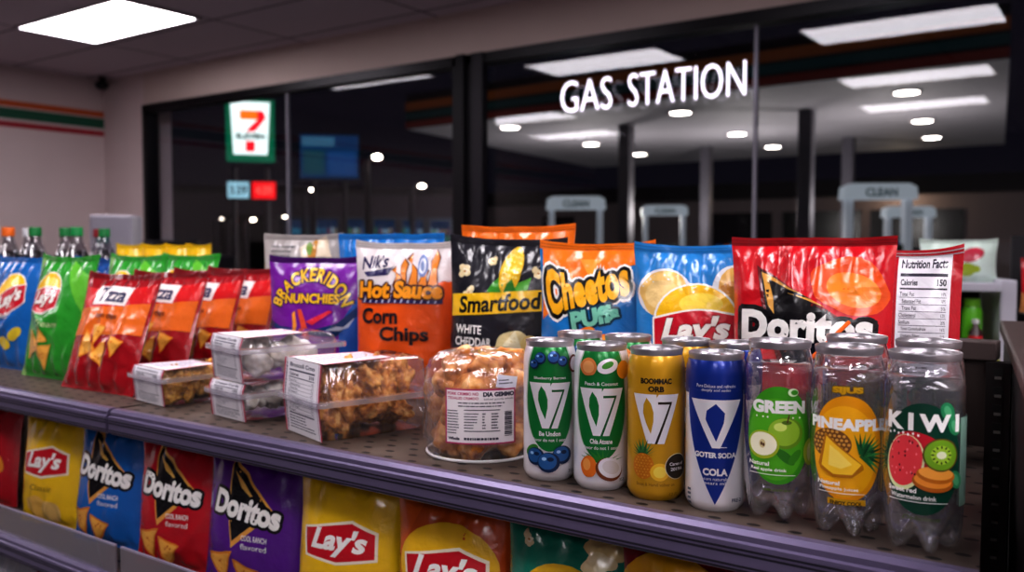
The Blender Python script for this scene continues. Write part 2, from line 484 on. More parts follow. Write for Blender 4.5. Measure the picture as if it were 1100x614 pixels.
# window frames and glass
fr = mat('dark_frame', '17151b', rough=.35, metal=.5, var=.05)
glass = film('window_glass', 'f4f5f8', .0, .58, .0)
def window(name, x0, x1, joints):
    m = MB(); t = .055; y0, y1 = WY-.02, WY+.1
    m.box(x0, y0, ZT-.06, x1, y1, ZT, fr); m.box(x0, y0, ZS, x1, y1, ZS+.06, fr)
    m.box(x0, y0, ZS, x0+t, y1, ZT, fr); m.box(x1-t, y0, ZS, x1, y1, ZT, fr)
    w = m.obj(name); tag(w, kind='structure')
    edges = [x0+t]+joints+[x1-t]
    for a, b_ in zip(edges[:-1], edges[1:]):
        g = MB(); g.box(a, WY+.03, ZS+.06, b_, WY+.04, ZT-.06, glass)
        g.obj('glass_pane', w)
    for j in joints:
        g = MB(); g.box(j-.008, WY+.022, ZS+.06, j+.008, WY+.048, ZT-.06, mat('joint_seal', '8b8894', rough=.5)); g.obj('glass_joint', w)
    return w
window('window_1', WL, -3.375, [-4.98])
window('window_2', -3.325, 1.6, [-1.545])
m = MB(); m.box(-3.38, WY-.05, ZS, -3.32, WY+.12, ZT, fr)
m.box(-3.27, WY-.035, ZS, -3.19, WY+.02, ZT-.0, mat('frame2', '221e26', rough=.4, metal=.4)); tag(m.obj('trim_4'), kind='structure')

# ceiling light panels
led = emit('panel_glow', 'fdf6fb', 12)
lframe = mat('light_frame', 'b8b4bc', rough=.4)
led_added = emit('panel_glow_added', 'fdf6fb', 15.5)  # stronger glow for the unseen panels added to light the goods
def ceiling_light(x, y, label):
    t = empty('ceiling_light', (x, y, ZC), 0, label, 'ceiling light', 'rectangular panel lights set in the store ceiling')
    m = MB(); w, d = .59, .28
    for a in ((-w, -d, w, -d+.02), (-w, d-.02, w, d), (-w, -d, -w+.02, d), (w-.02, -d, w, d)):
        m.box(a[0], a[1], -.014, a[2], a[3], 0, lframe)
    m.obj('light_frame', t)
    m = MB(); m.box(-w+.02, -d+.02, -.010, w-.02, d-.02, -.003, led_added if x > .5 else led); m.obj('diffuser', t)
ceiling_light(-5.36, 3.17, 'bright rectangular ceiling panel light near the striped wall')
for x, y, l in [(-3.38, 2.58, 'panel light nearest the middle window post'), (-1.25, 2.5, 'panel light closest to the right window'),
             (-1.52, .58, 'panel light straight over the snack shelf'), (-5.6, .41, 'panel light in the second row by the striped wall'),
             (-1.75, -1.05, 'panel light behind the viewer over the aisle'), (-5.9, -1.2, 'panel light in the third row by the striped wall'),
             (2.3, .6, 'panel light added out of view as fill, on the right beyond the shelf end'), (2.3, -1.6, 'panel light added out of view as fill, far right behind the viewer'), (.9, -2.9, 'panel light added out of view as fill, at the very back of the aisle'), (1.0, -.9, 'panel light added out of view as fill, over the aisle right behind the viewer'), (1.0, .7, 'panel light added out of view as fill, over the right end of the shelf')]:  # right-hand panels on this line are added out of view for front light
    ceiling_light(x, y, 'bright rectangular '+l)

# security camera in the corner
t = empty('security_camera', (XL+.16, WY-.1, 1.60), 0, 'small black security camera in the corner under the ceiling', 'camera')
m = MB(); m.tube([(0, 0, .05), (0, 0, 0)], .03, mat('cam_black', '0b0a0d', rough=.4)); m.obj('mount', t)
m = MB(); m.lathe([(.0, -.06), (.03, -.054), (.05, -.03), (.055, 0), (.0, .002)], mat('cam_black', '0b0a0d'), 20); m.obj('dome', t, smooth=True)
m = MB(); m.tube([(0, -.0, -.03), (.03, -.06, -.04)], .018, mat('cam_lens', '20202a', rough=.1)); m.obj('lens', t, smooth=True)

# glowing GAS STATION lettering on the glass
def flat_text(name, s, x, y, z, w, h, m, rz=0, bold=0, depth=.004, parent=None, rx=PI/2):
    vs, fs, ar = text2d(s, bold)
    if h is None: h = w/ar
    mb = MB(); mb.add([(a*w, b_*h, 0) for a, b_ in vs], fs, m)
    o = link(name, mb.mesh(name), parent, (x, y, z), (rx, 0, rz))
    if depth:
        md = o.modifiers.new('s', 'SOLIDIFY'); md.thickness = depth; md.offset = 0
    return o
t = empty('lit_sign', (-2.11, WY-.03, 1.062), 0, 'glowing white GAS STATION lettering on the right window', 'sign')
flat_text('lettering', 'GAS', -.370, 0, 0, .322, .172, emit('letter_glow', 'f6ecff', 2.2), bold=-.012, parent=t)
flat_text('lettering', 'STATION', .213, 0, 0, .645, .172, emit('letter_glow', 'f6ecff', 2.2), bold=-.012, parent=t)

# ================================================================== OUTSIDE
GZ = -1.2
asph = mat('asphalt', '17161a', rough=.85, var=.25, vscale=2, bump=(60, .4, .01))
m = MB(); m.box(-90, WY+.26, GZ-.1, 60, 90, GZ, asph); tag(m.obj('ground'), kind='structure')
soff = mat('canopy_soffit', '9a979e', rough=.7, var=.06, vscale=.5, emis=.05)  # slight emission stands in for lamp light on the soffit
cp = empty('gas_canopy', (-10, 26, GZ), 0, 'wide flat filling station canopy with striped edge and round downlights', 'canopy')
def ct(x, y, z): return (x+10, y-26, z-GZ)
poly = [(-17.5, 19.6), (-1.9, 18.4), (-3.6, 34), (-19.5, 34)]
m = MB(); n = 4
vs = [ct(x, y, 3.6) for x, y in poly]+[ct(x, y, 4.6) for x, y in poly]
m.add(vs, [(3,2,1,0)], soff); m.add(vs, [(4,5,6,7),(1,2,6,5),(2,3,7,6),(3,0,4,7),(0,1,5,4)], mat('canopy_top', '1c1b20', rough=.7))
m.obj('roof_slab', cp)
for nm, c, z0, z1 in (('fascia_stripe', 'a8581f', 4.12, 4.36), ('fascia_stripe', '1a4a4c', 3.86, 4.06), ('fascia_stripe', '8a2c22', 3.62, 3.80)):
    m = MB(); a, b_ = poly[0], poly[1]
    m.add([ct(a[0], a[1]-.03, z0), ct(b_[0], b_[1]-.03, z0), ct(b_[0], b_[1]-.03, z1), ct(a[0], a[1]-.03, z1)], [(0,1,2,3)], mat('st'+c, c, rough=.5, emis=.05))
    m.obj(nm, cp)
colm = mat('steel_column', '5d5a64', rough=.4, metal=.3, var=.1)
for x, y in [(-11.76, 22.42), (-12.18, 29.16), (-6.76, 22.54), (-7.43, 29.2)]:
    m = MB(); m.box(-.17, -.17, 0, .17, .17, 4.8, colm); m.box(-.3, -.3, 0, .3, .3, .25, colm); m.obj('column', cp, ct(x, y, GZ), bevel=.02)
dl = emit('downlight_glow', 'fff4e8', 26)
for x, y in [(-14.676,20.867),(-14.891,25.875),(-15.094,29.827),(-9.487,21.013),(-9.893,26.037),(-10.204,30.188),(-4.15,21.066),(-4.744,26.193),(-5.234,30.439)]:
    m = MB(); m.lathe([(.0, -.03), (.26, -.03), (.26, -.001)], dl, 20); m.lathe([(.26, -.04), (.33, -.03), (.33, 0)], lframe, 20)
    m.obj('downlight', cp, ct(x, y, 3.6))
# canopy lamps light the forecourt a little
for x, y in [(-14, 24), (-9.7, 26), (-5, 24)]:
    l = bpy.data.lights.new('canopy_lamp', 'POINT'); l.energy = 300; l.shadow_soft_size = .3; l.color = (1, .93, .85)
    o = bpy.data.objects.new('canopy_lamp', l); COL.objects.link(o); o.location = (x, y, 1.2)

# fuel pumps
def fuel_pump(x, y, label, s=1.0, col='2f6f8c'):
    rz = math.atan2(-x, y)*0+math.radians(32)
    t = empty('fuel_pump', (x, y, GZ), rz, label, 'fuel pump')
    wht = mat('pump_white', 'c4cad2', rough=.4, emis=.30); zt = 2.25*s  # posts given a glow to replace light that does not reach them
    m = MB(); m.box(-.55*s, -.4, 0, .55*s, .4, .15, mat('island', '55535a', rough=.8)); m.obj('island_base', t, bevel=.02)
    m = MB(); m.box(-.30*s, -.24, .15, .30*s, .24, 1.45*s, mat('pump_body', '3b4452', rough=.4, metal=.2)); m.obj('cabinet', t, bevel=.03)
    for sx in (-1, 1):
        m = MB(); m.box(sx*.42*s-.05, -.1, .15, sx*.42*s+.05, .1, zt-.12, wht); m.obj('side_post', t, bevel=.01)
    m = MB()
    pr = [(-.52, -.10), (.52, -.10), (.50, .08), (.40, .13), (-.40, .13), (-.50, .08)]
    vs = [(a*s, yy, zt-.06+b_*s) for yy in (-.16, .16) for a, b_ in pr]
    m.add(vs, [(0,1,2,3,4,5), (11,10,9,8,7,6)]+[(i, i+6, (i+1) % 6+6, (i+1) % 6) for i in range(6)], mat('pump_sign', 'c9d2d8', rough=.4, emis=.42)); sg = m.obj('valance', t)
    flat_text('lettering', 'CLEAN', 0, -.165, zt-.06, .45*s, .12*s, mat('teal_print', '1f5a5e', emis=.1), bold=.03, depth=0, parent=sg)
    m = MB(); m.box(-.2*s, -.26, 1.0*s, .2*s, -.235, 1.3*s, emit('pump_screen', '3aa6e0', 1.0)); m.obj('screen', t)
    m = MB(); m.box(-.22*s, -.255, .55*s, .22*s, -.235, .9*s, mat('pump_red', 'b03030', emis=.08)); m.obj('grade_panel', t)
    for sx in (-1, 1):
        m = MB(); m.tube([(sx*.24*s, -.25, 1.2*s), (sx*.34*s, -.42, .9*s), (sx*.36*s, -.42, .45), (sx*.30*s, -.3, .3)], .02, mat('hose', '0c0c0f', rough=.5)); m.obj('hose', t, smooth=True)
    l = t
fuel_pump(-7.73, 12.92, 'nearest left fuel pump with a pale sign on top, seen through the right window', .97)
fuel_pump(-8.67, 18.37, 'smaller distant fuel pump beside the canopy column, left of the glass joint')
fuel_pump(-3.05, 13.63, 'large fuel pump with wide lettered sign behind the red nacho bag', 1.0)
fuel_pump(-3.70, 19.16, 'fuel pump with arched sign behind and right of the largest pump', .95)

# pylon sign with 7-Eleven face and price boxes
rz = math.atan2(20.5, 16.4)
t = empty('pylon_sign', (-20.5, 16.38, GZ), rz, 'green bordered lit 7-ELEVEN sign above a price display, left window', 'sign')
m = MB(); m.tube([(-.45, .1, 0), (-.45, .1, 3.6)], .07, colm); m.obj('post', t); m = MB(); m.tube([(.45, .1, 0), (.45, .1, 3.6)], .07, colm); m.obj('post', t)
zc = 3.452-GZ
gr = emit('sign_green', '0b6b4c', .9); wh = emit('sign_white', 'e4f4f0', 1.5); og = emit('sign_orange', 'f0701c', 1.5); rd_ = emit('sign_red', 'd8182a', 1.5)
m = MB(); m.box(-.66, .0, zc-.87, .66, .2, zc+.87, gr); fc = m.obj('sign_box', t)
a = Art()
a.poly([(-.54, .80), (.54, .80), (.46, -.68), (-.46, -.68)], wh)
a.poly([(-.28, .56), (.20, .56), (.20, .30), (-.28, .30)], og)
a.poly([(.20, .56), (.34, .56), (.42, .42), (.42, .34), (.16, .00), (.06, -.04), (-.12, -.04), (.02, .14), (.20, .30)], rd_)
a.poly([(-.13, -.30), (.13, -.30), (.12, -.60), (-.14, -.60)], rd_)
a.text('ELEVEN', 0, -.17, .80, .17, emit('sign_txt', '0b4030', .6), bold=.05)
m = MB(); m.add([(x, -.01-.004*l, y+zc) for x, y, l in a.v], a.f, wh)
m.mats = a.mats; m.m = a.m; m.obj('sign_face', t)
zp = 1.77-GZ
m = MB(); m.box(-.68, .0, zp-.27, -.02, .15, zp+.27, mat('pr_box', '20242a')); m.box(-.64, -.02, zp-.23, -.06, .0, zp+.23, emit('price_white', 'a9d8e6', .9)); o = m.obj('price_display', t)
flat_text('digits', '3.59', -.35, -.03, zp, .46, .26, mat('dgt', '1c2430'), bold=.02, depth=0, parent=o)
m = MB(); m.box(.0, .0, zp-.27, .70, .15, zp+.27, mat('pr_box', '20242a')); m.box(.03, -.02, zp-.24, .67, .0, zp+.24, emit('price_red', 'd8141c', 1.6)); o = m.obj('price_display', t)
flat_text('digits', '4.09', .35, -.03, zp, .46, .26, emit('dgt2', 'ff5a50', 1.5), bold=.02, depth=0, parent=o)

# street lamps and far lights
def street_lamp(x, y, z, label, r=.16, c='fff0d8', s=30, arm=-.0):
    t = empty('street_lamp', (x, y, GZ), 0, label, 'lamp')
    m = MB(); m.tube([(-.35, 0, 0), (-.35, 0, z-GZ-.1), (-.2, 0, z-GZ), (0, 0, z-GZ)], [.09, .07, .05, .05], colm); m.obj('pole', t, smooth=True)
    m = MB(); m.lathe([(.0, -r*.55), (r*.7, -r*.45), (r*1.2, -.0), (r*.9, r*.5), (0, r*.7)], emit('lamp_%s_%d' % (c, s), c, s), 14, (0, 0, z-GZ)); m.obj('lamp_head', t, smooth=True)
street_lamp(-15.44, 16.20, 2.40, 'tall street lamp with a bright head beside the blue screen', .10)
street_lamp(-15.83, 18.34, 1.81, 'street lamp with a bright head right of the blue screen', .08)
street_lamp(-19.79, 18.01, 1.83, 'street lamp seen right of the 7-ELEVEN sign', .06)
street_lamp(-23.63, 17.72, 1.04, 'low dim lamp left of the red light under the price display', .05, s=6)
street_lamp(-23.27, 17.97, 1.01, 'low red lamp under the price display', .06, 'ff3020', 6)
street_lamp(-22.81, 18.29, 1.01, 'low warm white lamp right of the red one', .07, s=16)
street_lamp(-21.99, 18.87, 1.10, 'pair of low lamps left of the cooler windows, under the glass joint', .06, s=10)

# made-up building, left, in place of store coolers mirrored in the glass
bl = empty('shop_building', (-25.0, 22.6, GZ), math.radians(48), 'made-up dim low building with lit cooler windows, standing in for store reflections in the left window', 'building')
bw = mat('stand_in_wall', '4a424c', rough=.9, var=.1, vscale=1, emis=.05)
m = MB(); m.box(-11, 0, 0, 5.6, 5, 3.3, bw); m.box(-11.2, -.25, 3.3, 5.8, 5, 3.55, mat('stand_in_cornice', '241f28', rough=.7)); m.obj('wall', bl)
m = MB(); m.box(-3.2, -.04, .1, -1.6, 0, 2.5, mat('stand_in_door', '0c0b10', rough=.3)); m.obj('door', bl)
rnd = random.Random(3)
for k in range(6):
    x0 = -.9+k*1.06
    m = MB(); m.box(x0, -.06, .5, x0+.96, -.0, 2.45, mat('cool_frame', '5a6270', rough=.4, metal=.5))
    w = m.obj('window', bl)
    g = MB(); g.box(x0+.1, -.09, .6, x0+.86, -.055, 2.35, emit('cool_dark', '0e2a48', .7))
    for r in range(5):
        x = x0+.12
        while x < x0+.82:
            ww = rnd.uniform(.06, .14); c = rnd.choice(['27506e', '6a3440', '2d6f86', '6d6250', '2a2f52', '3f6f4a', '8aa0ac'])
            g.box(x, -.11, .65+r*.3, min(x+ww*.85, x0+.85), -.09, .65+r*.3+rnd.uniform(.13, .22), emit('cl'+c, c, .8)); x += ww
    g.obj('pane', w)
# TV screen put outside on added posts, in place of its reflection
sx, sy, sz = -10.9, 9.9, 1.72
t = empty('tv_stand_in', (-12.9, 12.2, GZ), math.radians(46), 'large dim blue TV screen on added posts, standing in for a reflection in the left window', 'screen')
zz = 1.95-GZ
m = MB(); m.box(-.60, 0, zz-.46, .60, .1, zz+.46, mat('scr_case', '08080c', rough=.3)); m.tube([(-.3, .08, 0), (-.3, .08, zz)], .04, colm); m.tube([(.3, .08, 0), (.3, .08, zz)], .04, colm); cs = m.obj('case', t)
m = MB(); m.box(-.56, -.01, zz-.42, .56, 0, zz+.42, emit('scr_blue', '1d4f86', .35))
m.box(-.52, -.014, zz+.2, .1, -.01, zz+.38, emit('scr_l', '5c9cc0', .35)); m.box(-.5, -.014, zz-.35, -.1, -.01, zz+.12, emit('scr_d', '2c6a7a', .35)); m.box(-.04, -.014, zz-.35, .5, -.01, zz+.1, emit('scr_e', '2a62a4', .4))
m.obj('screen', t)

# long building behind the pumps
bl = empty('shop_building', (-6, 40, GZ), 0, 'long low building with dark shopfronts behind the fuel pumps', 'building')
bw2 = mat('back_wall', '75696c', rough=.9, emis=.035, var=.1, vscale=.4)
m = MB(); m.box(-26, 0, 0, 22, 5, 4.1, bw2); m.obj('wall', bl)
m = MB(); m.box(-26.3, -1.2, 3.5, 22, 5, 4.2, mat('eave', '18161b', rough=.8)); m.obj('roof', bl)
for k, (x0, x1, c) in enumerate([(-20, -18, '0a0a10'), (-11, -7.5, '0b1016'), (-7.0, -3.6, '0b1016'), (-3.2, .4, '0a0a10'), (3.8, 8, '0a0a10'), (8.6, 12.6, '07070c')]):
    m = MB(); m.box(x0, -.06, .1, x1, 0, 2.9, mat('shopfront'+c, c, rough=.2)); w = m.obj('window', bl)
    g = MB(); x = x0+.2
    while x < x1-.3:
        for z0 in (.5, 1.1):
            c2 = rnd.choice(['3f88b0', 'a24a38', 'd0a860', '4a8f5a', 'c8c8d0', '28407a'])
            if rnd.random() < .65: g.box(x, -.12, z0, x+.25, -.07, z0+rnd.uniform(.2, .45), emit('sf'+c2, c2, .7))
        x += rnd.uniform(.3, .6)
    g.obj('pane', w)
l = bpy.data.lights.new('wall_lamp', 'POINT'); l.energy = 130; l.color = (1, .78, .5); l.shadow_soft_size = .2
o = bpy.data.objects.new('wall_lamp', l); COL.objects.link(o); o.location = (-7.9, 38.9, 2.2)

# ================================================================== SHELVING
steel = None
def perforated():
    m = bpy.data.materials.new('perforated_steel'); m.use_nodes = True
    nt = m.node_tree; b = nt.nodes['Principled BSDF']
    b.inputs['Roughness'].default_value = .5; b.inputs['Metallic'].default_value = .15; b.inputs['Specular IOR Level'].default_value = .18
    tc = nt.nodes.new('ShaderNodeTexCoord'); sp = nt.nodes.new('ShaderNodeSeparateXYZ'); nt.links.new(tc.outputs['Object'], sp.inputs[0])
    def mth(op, a, b_=None):
        n = nt.nodes.new('ShaderNodeMath'); n.operation = op
        for i, x in enumerate((a, b_)):
            if x is None: continue
            if isinstance(x, (int, float)): n.inputs[i].default_value = x
            else: nt.links.new(x, n.inputs[i])
        return n.outputs[0]
    px, py = .036, .022
    rowi = mth('FLOOR', mth('DIVIDE', sp.outputs['Y'], py))
    off = mth('MULTIPLY', mth('MODULO', mth('ABSOLUTE', rowi), 2), px/2)
    fx = mth('SUBTRACT', mth('MULTIPLY', mth('FRACT', mth('DIVIDE', mth('ADD', mth('ADD', sp.outputs['X'], 20), off), px)), px), px/2)
    fy = mth('SUBTRACT', mth('MULTIPLY', mth('FRACT', mth('DIVIDE', sp.outputs['Y'], py)), py), py/2)
    r = mth('SQRT', mth('ADD', mth('POWER', mth('ABSOLUTE', mth('DIVIDE', fx, .0062)), 2), mth('POWER', mth('ABSOLUTE', mth('DIVIDE', fy, .0036)), 2)))
    hole = mth('LESS_THAN', r, 1.0)
    ns = nt.nodes.new('ShaderNodeTexNoise'); ns.inputs['Scale'].default_value = 14; ns.inputs['Detail'].default_value = 6
    nt.links.new(tc.outputs['Object'], ns.inputs['Vector'])
    cr = nt.nodes.new('ShaderNodeValToRGB'); cr.color_ramp.elements[0].color = lin('3a302d'); cr.color_ramp.elements[1].color = lin('75665c')
    nt.links.new(ns.outputs['Fac'], cr.inputs[0])
    mx = nt.nodes.new('ShaderNodeMix'); mx.data_type = 'RGBA'
    nt.links.new(hole, mx.inputs['Factor']); nt.links.new(cr.outputs[0], mx.inputs['A']); mx.inputs['B'].default_value = lin('0a090b')
    nt.links.new(mx.outputs['Result'], b.inputs['Base Color'])
    return m
perf = perforated()
lipm = mat('price_rail', '6a617e', rough=.34, metal=.35, var=.12, vscale=25, bump=(200, .15, .001))
lipd = mat('price_rail_groove', '2c2836', rough=.4, metal=.3)
dsteel = mat('dark_steel', '2a2324', rough=.45, metal=.4, var=.15, vscale=15)
YF, YK = .735, 1.195
def shelf(x0, x1, z, label, x1b=None, yf=YF):
    t = empty('shelf', ((x0+x1)/2, yf, z), 0, label, 'shelf'); h = (x1-x0)/2; hb = h if x1b is None else x1b-(x0+x1)/2
    m = MB(); d = YK-yf
    vs = [(-h, 0, 0), (h, 0, 0), (hb, d, 0), (-h, d, 0), (-h, 0, -.012), (h, 0, -.012), (hb, d, -.012), (-h, d, -.012)]
    m.add(vs, [(0,1,2,3)], perf); m.add(vs, [(7,6,5,4),(0,4,5,1),(1,5,6,2),(2,6,7,3),(3,7,4,0)], dsteel); m.obj('deck', t)
    m = MB()
    pr = [(0, .0012), (-.009, .0010), (-.0135, -.003), (-.0135, -.008), (-.0165, -.0095), (-.0165, -.032), (-.0125, -.036), (-.008, -.034), (-.008, -.012), (0, -.010)]
    m.extrude(pr, -h, h, lipm)
    rl = m.obj('price_rail', t, angle=40)
    for zz_ in (-.0145, -.0185, -.029, -.0325):
        m = MB(); m.box(-h, -.0172, zz_-.0009, h, -.0155, zz_+.0009, lipd); m.obj('rail_groove', rl)
    # brackets
    for sx in ((-1, 1) if x1b is None else (-1,)):
        m = MB(); xx = sx*(h-.006); m.add([(xx-.002, 0.01, -.012), (xx-.002, d, -.012), (xx-.002, d, -.06), (xx-.002, .05, -.03), (xx+.002, 0.01, -.012), (xx+.002, d, -.012), (xx+.002, d, -.06), (xx+.002, .05, -.03)], [(0,1,2,3),(7,6,5,4),(0,4,5,1),(1,5,6,2),(2,6,7,3),(3,7,4,0)], dsteel); m.obj('bracket', t)
    return t
shelf(-2.6, -1.238, 0, 'upper steel shelf on the left carrying leaning chip bags')
shelf(-1.230, -.087, 0, 'perforated upper steel shelf on the right carrying cans and snack boxes', x1b=-.140)
lo = shelf(-2.6, -1.238, -.253, 'left lower steel shelf with clear front fence')
lo2 = shelf(-1.230, -.087, -.253, 'right lower steel shelf under the snack boxes', x1b=-.140)
shelf(-2.6, -.087, -.56, 'bottom steel shelf with grey price rail', x1b=-.14)
fence = film('clear_fence', 'c8c4d0', .05, 1.5, .12, haze=.24)
fence_edge = mat('fence_edge', '9a94a8', rough=.3)
for t_, h in ((lo, .681), (lo2, .5715)):
    m = MB(); m.box(-h+.003, -.004, 0, h-.003, -.001, .045, fence); m.box(-h+.003, -.0042, .044, h-.003, -.0008, .0465, fence_edge); m.obj('clear_fence', t_)
# gondola frame: back panel, top rail, end panel, slotted upright
t = empty('gondola', (-1.3, YK, ZF), 0, 'dark steel gondola with back panel and slotted right upright', 'gondola')
def fl(x, y, z): return (x+1.3, y-YK, z-ZF)
m = MB(); m.box(*fl(-2.6, YK+.004, ZF), *fl(-.140, YK+.016, .105), mat('back_panel', '3a2c29', rough=.6, var=.2, vscale=8)); m.obj('back_panel', t)
m = MB(); m.box(*fl(-2.6, YK-.006, .105), *fl(-.128, YK+.03, .128), mat('top_rail', '4b3f3d', rough=.45, metal=.3, var=.1)); m.obj('top_rail', t, bevel=.002)
# post with slots
m = MB(); m.box(*fl(-.196, YK-.014, ZF), *fl(-.180, YK+.003, .105), mat('post_edge', '241d1e', rough=.5, metal=.3)); m.obj('upright', t)
a_ = math.radians(7.7); ux, uy = -math.sin(a_), math.cos(a_)      # direction along the end panel
def ep(s, o, z): o += .014; return fl(.03*math.cos(a_)+s*ux+o*math.cos(a_), .03*math.sin(a_)+s*uy+o*math.sin(a_), z)
def slab(mb, s0, s1, o0, o1, z0, z1, mm):
    vs = [ep(s, o, z) for s in (s0, s1) for o in (o0, o1) for z in (z0, z1)]
    mb.add(vs, [(0,1,3,2),(4,6,7,5),(0,4,5,1),(2,3,7,6),(0,2,6,4),(1,5,7,3)], mm)
m = MB(); slab(m, .60, 1.52, .006, .080, ZF, .112, mat('end_panel', '1d1719', rough=.6, var=.2, vscale=8)); m.obj('end_panel', t)
m = MB(); slab(m, .60, 1.52, .0, .085, .112, .130, mat('end_rail', '4a3c39', rough=.5, metal=.2, var=.15)); m.obj('end_rail', t, bevel=.003)
m = MB(); m.box(*fl(-.138, YK-.016, ZF), *fl(-.112, YK+.004, .105), mat('slot_post', '221c1d', rough=.45, metal=.4)); up = m.obj('slotted_upright', t)
slot = mat('slot_light', '7a7672', rough=.5)
for k in range(18):
    z = .092-k*.0215
    m = MB(); m.box(*fl(-.1295, YK-.0172, z-.0062), *fl(-.1205, YK-.016, z+.0062), mat('slot_hole', '050405', rough=.6)); m.obj('slot', up)
    m = MB(); m.box(*fl(-.1285, YK-.0182, z-.0062), *fl(-.1215, YK-.0172, z-.003), slot); m.obj('slot_edge', up)

# ================================================================== BAGS ON THE UPPER SHELF
R15 = math.radians
# 1 Lay's blue/white
def art_lays_blue(W, H):
    a = Art(); a.ell(-.022-.012, H-.058, .037, .030, foil('eef0f4')); a.ell(-.034, H-.058, .034, .027, foil('f0c877'), wob=.15, seed=2); a.ell(-.036, H-.060, .024, .018, foil('f6d795'))
    a.ell(W/2-.006, H-.075, .034, .055, foil('eef0f4'), rot=.4); a.ell(W/2-.002, H-.072, .030, .050, foil('eab860'), rot=.4, wob=.1, seed=3)
    for k in range(5): a.ell(W/2-.02+.004*k, H-.05-.012*k, .012, .007, foil('d08a2c'), rot=.7*k, wob=.3, seed=k, hold=k > 0)
    a.poly([(-.005, H-.14), (.001, H-.14), (.014, H-.055), (.010, H-.055)], foil('bcdcf2'))
    a.merge(lays_logo(.110), .008, H-.094)
    a.rect(-W/2, .0, W/2, .03, foil('e8e8ea')); a.text('Classic', 0, .045, .05, .012, W_(), bold=.02)
    return a
make_bag('chip_bag', (-.450, 1.035, 0), R15(14), .150, .243, .03, '2a8ad2', art_lays_blue(.142, .243), "blue Lay's chip bag with potato chip pictures, between Cheetos and red Doritos", calm=(.11, .18), seed=2, lean=.04, wr=1.5)
# 2 Cheetos puffs
def art_cheetos(W, H):
    a = Art(); O = foil('f57f17'); B = foil('1673c4'); K = BLK()
    a.poly([(-W/2, H), (W/2, H), (W/2, H-.02), (.02, H-.036), (-W/2+.02, H-.085), (-W/2, H-.10)], O)
    a.poly([(-.02, H-.02), (.01, H-.02), (-.004, H-.045)], foil('f8a23a'))
    a.text('Cheetos', -.010, H-.057, .118, .048, foil('f9b81e'), bold=.05, rot=.20, arch=-.004, space=1.05, outs=[(W_(), .0075), (K, .0046)], fn=lambda x, y: (x, y*(1+.40*math.exp(-((x+.055)/.018)**2))))
    a.text('PUffs', .004, H-.094, .068, .024, foil('7cc6ae'), bold=.06, rot=.20, outs=[(foil('0c3a50'), .0035)])
    for (x, y, r, rt) in ((-.012, H-.120, .022, .5), (.026, H-.128, .024, -.3), (-.045, H-.135, .018, 1.1), (0, H-.155, .024, .1)):
        a.ell(x, y, r, .0085, O, rot=rt, wob=.2, seed=r); a.ell(x, y+.002, r*.8, .004, foil('fbab48'), rot=rt)
    return a
make_bag('chip_bag', (-.586, 1.03, 0), R15(18), .158, .246, .03, '1a7cc6', art_cheetos(.150, .246), 'orange and blue Cheetos puffs bag with large yellow lettering', calm=(.13, .225), seed=5, lean=.04, wr=1.4, sealcol='f57f17')
# 3 Smartfood
def art_smart(W, H):
    a = Art(); Y = foil('f3c520')
    for x, y, s, k in ((-.062, H-.045, .014, 1), (-.055, H-.075, .012, 2), (.05, H-.045, .012, 3), (-.02, H-.03, .010, 4), (.07, H-.07, .009, 5)): a.merge(popcorn(s, k), x, y)
    G = foil('3f9a2c')
    a.poly([(.000, H-.078), (-.026, H-.074), (-.018, H-.062), (-.006, H-.052), (.012, H-.080)], G)
    a.poly([(.006, H-.078), (.036, H-.070), (.040, H-.052), (.022, H-.060), (.008, H-.082)], foil('56b03a'))
    a.ell(.010, H-.044, .016, .034, foil('f1c52d'), rot=-.25)
    for i in range(5):
        for j in range(9):
            x, y = (i-2)*.0052, (j-4)*.0068
            if (x/.015)**2+(y/.032)**2 < .95:
                X, Y2 = rot2(x, y, -.25); a.ell(.010+X, H-.044+Y2, .0022, .0026, foil('fbe27a'), n=8, hold=(i+j) > 0)
    a.poly([(-.002, H-.078), (.024, H-.084), (.012, H-.055), (.004, H-.062)], foil('2f8426'))
    q = [(-.082, H-.112), (.072, H-.098), (.074, H-.068), (-.082, H-.080)]
    a.poly(q, Y)
    a.text('Smartfood', -.006, H-.0895, .128, .025, BLK(), bold=.03, rot=.09, shear=.15)
    a.text('WHITE', -.052, H-.130, .042, .013, W_(), bold=.02); a.text('CHEDDAR', -.044, H-.148, .058, .013, W_(), bold=.02)
    a.ell(.02, H-.155, .026, .028, foil('efe0a8'), wob=.2, seed=4); a.ell(.046, H-.160, .022, .026, foil('e3cd88'), wob=.2, seed=5)
    a.poly([(.004, H-.15), (.022, H-.128), (.034, H-.16), (.018, H-.178)], foil('fbf3cf')); a.poly([(.044, H-.135), (.062, H-.16), (.05, H-.175)], foil('fbf3cf'))
    return a
make_bag('popcorn_bag', (-.752, 1.05, 0), R15(24), .174, .252, .032, '23232c', art_smart(.166, .252), 'black Smartfood popcorn bag with yellow banner and corn cob', cat='popcorn bag', calm=(.10, .19), seed=3, lean=.03, roll=.03, wr=1.4)
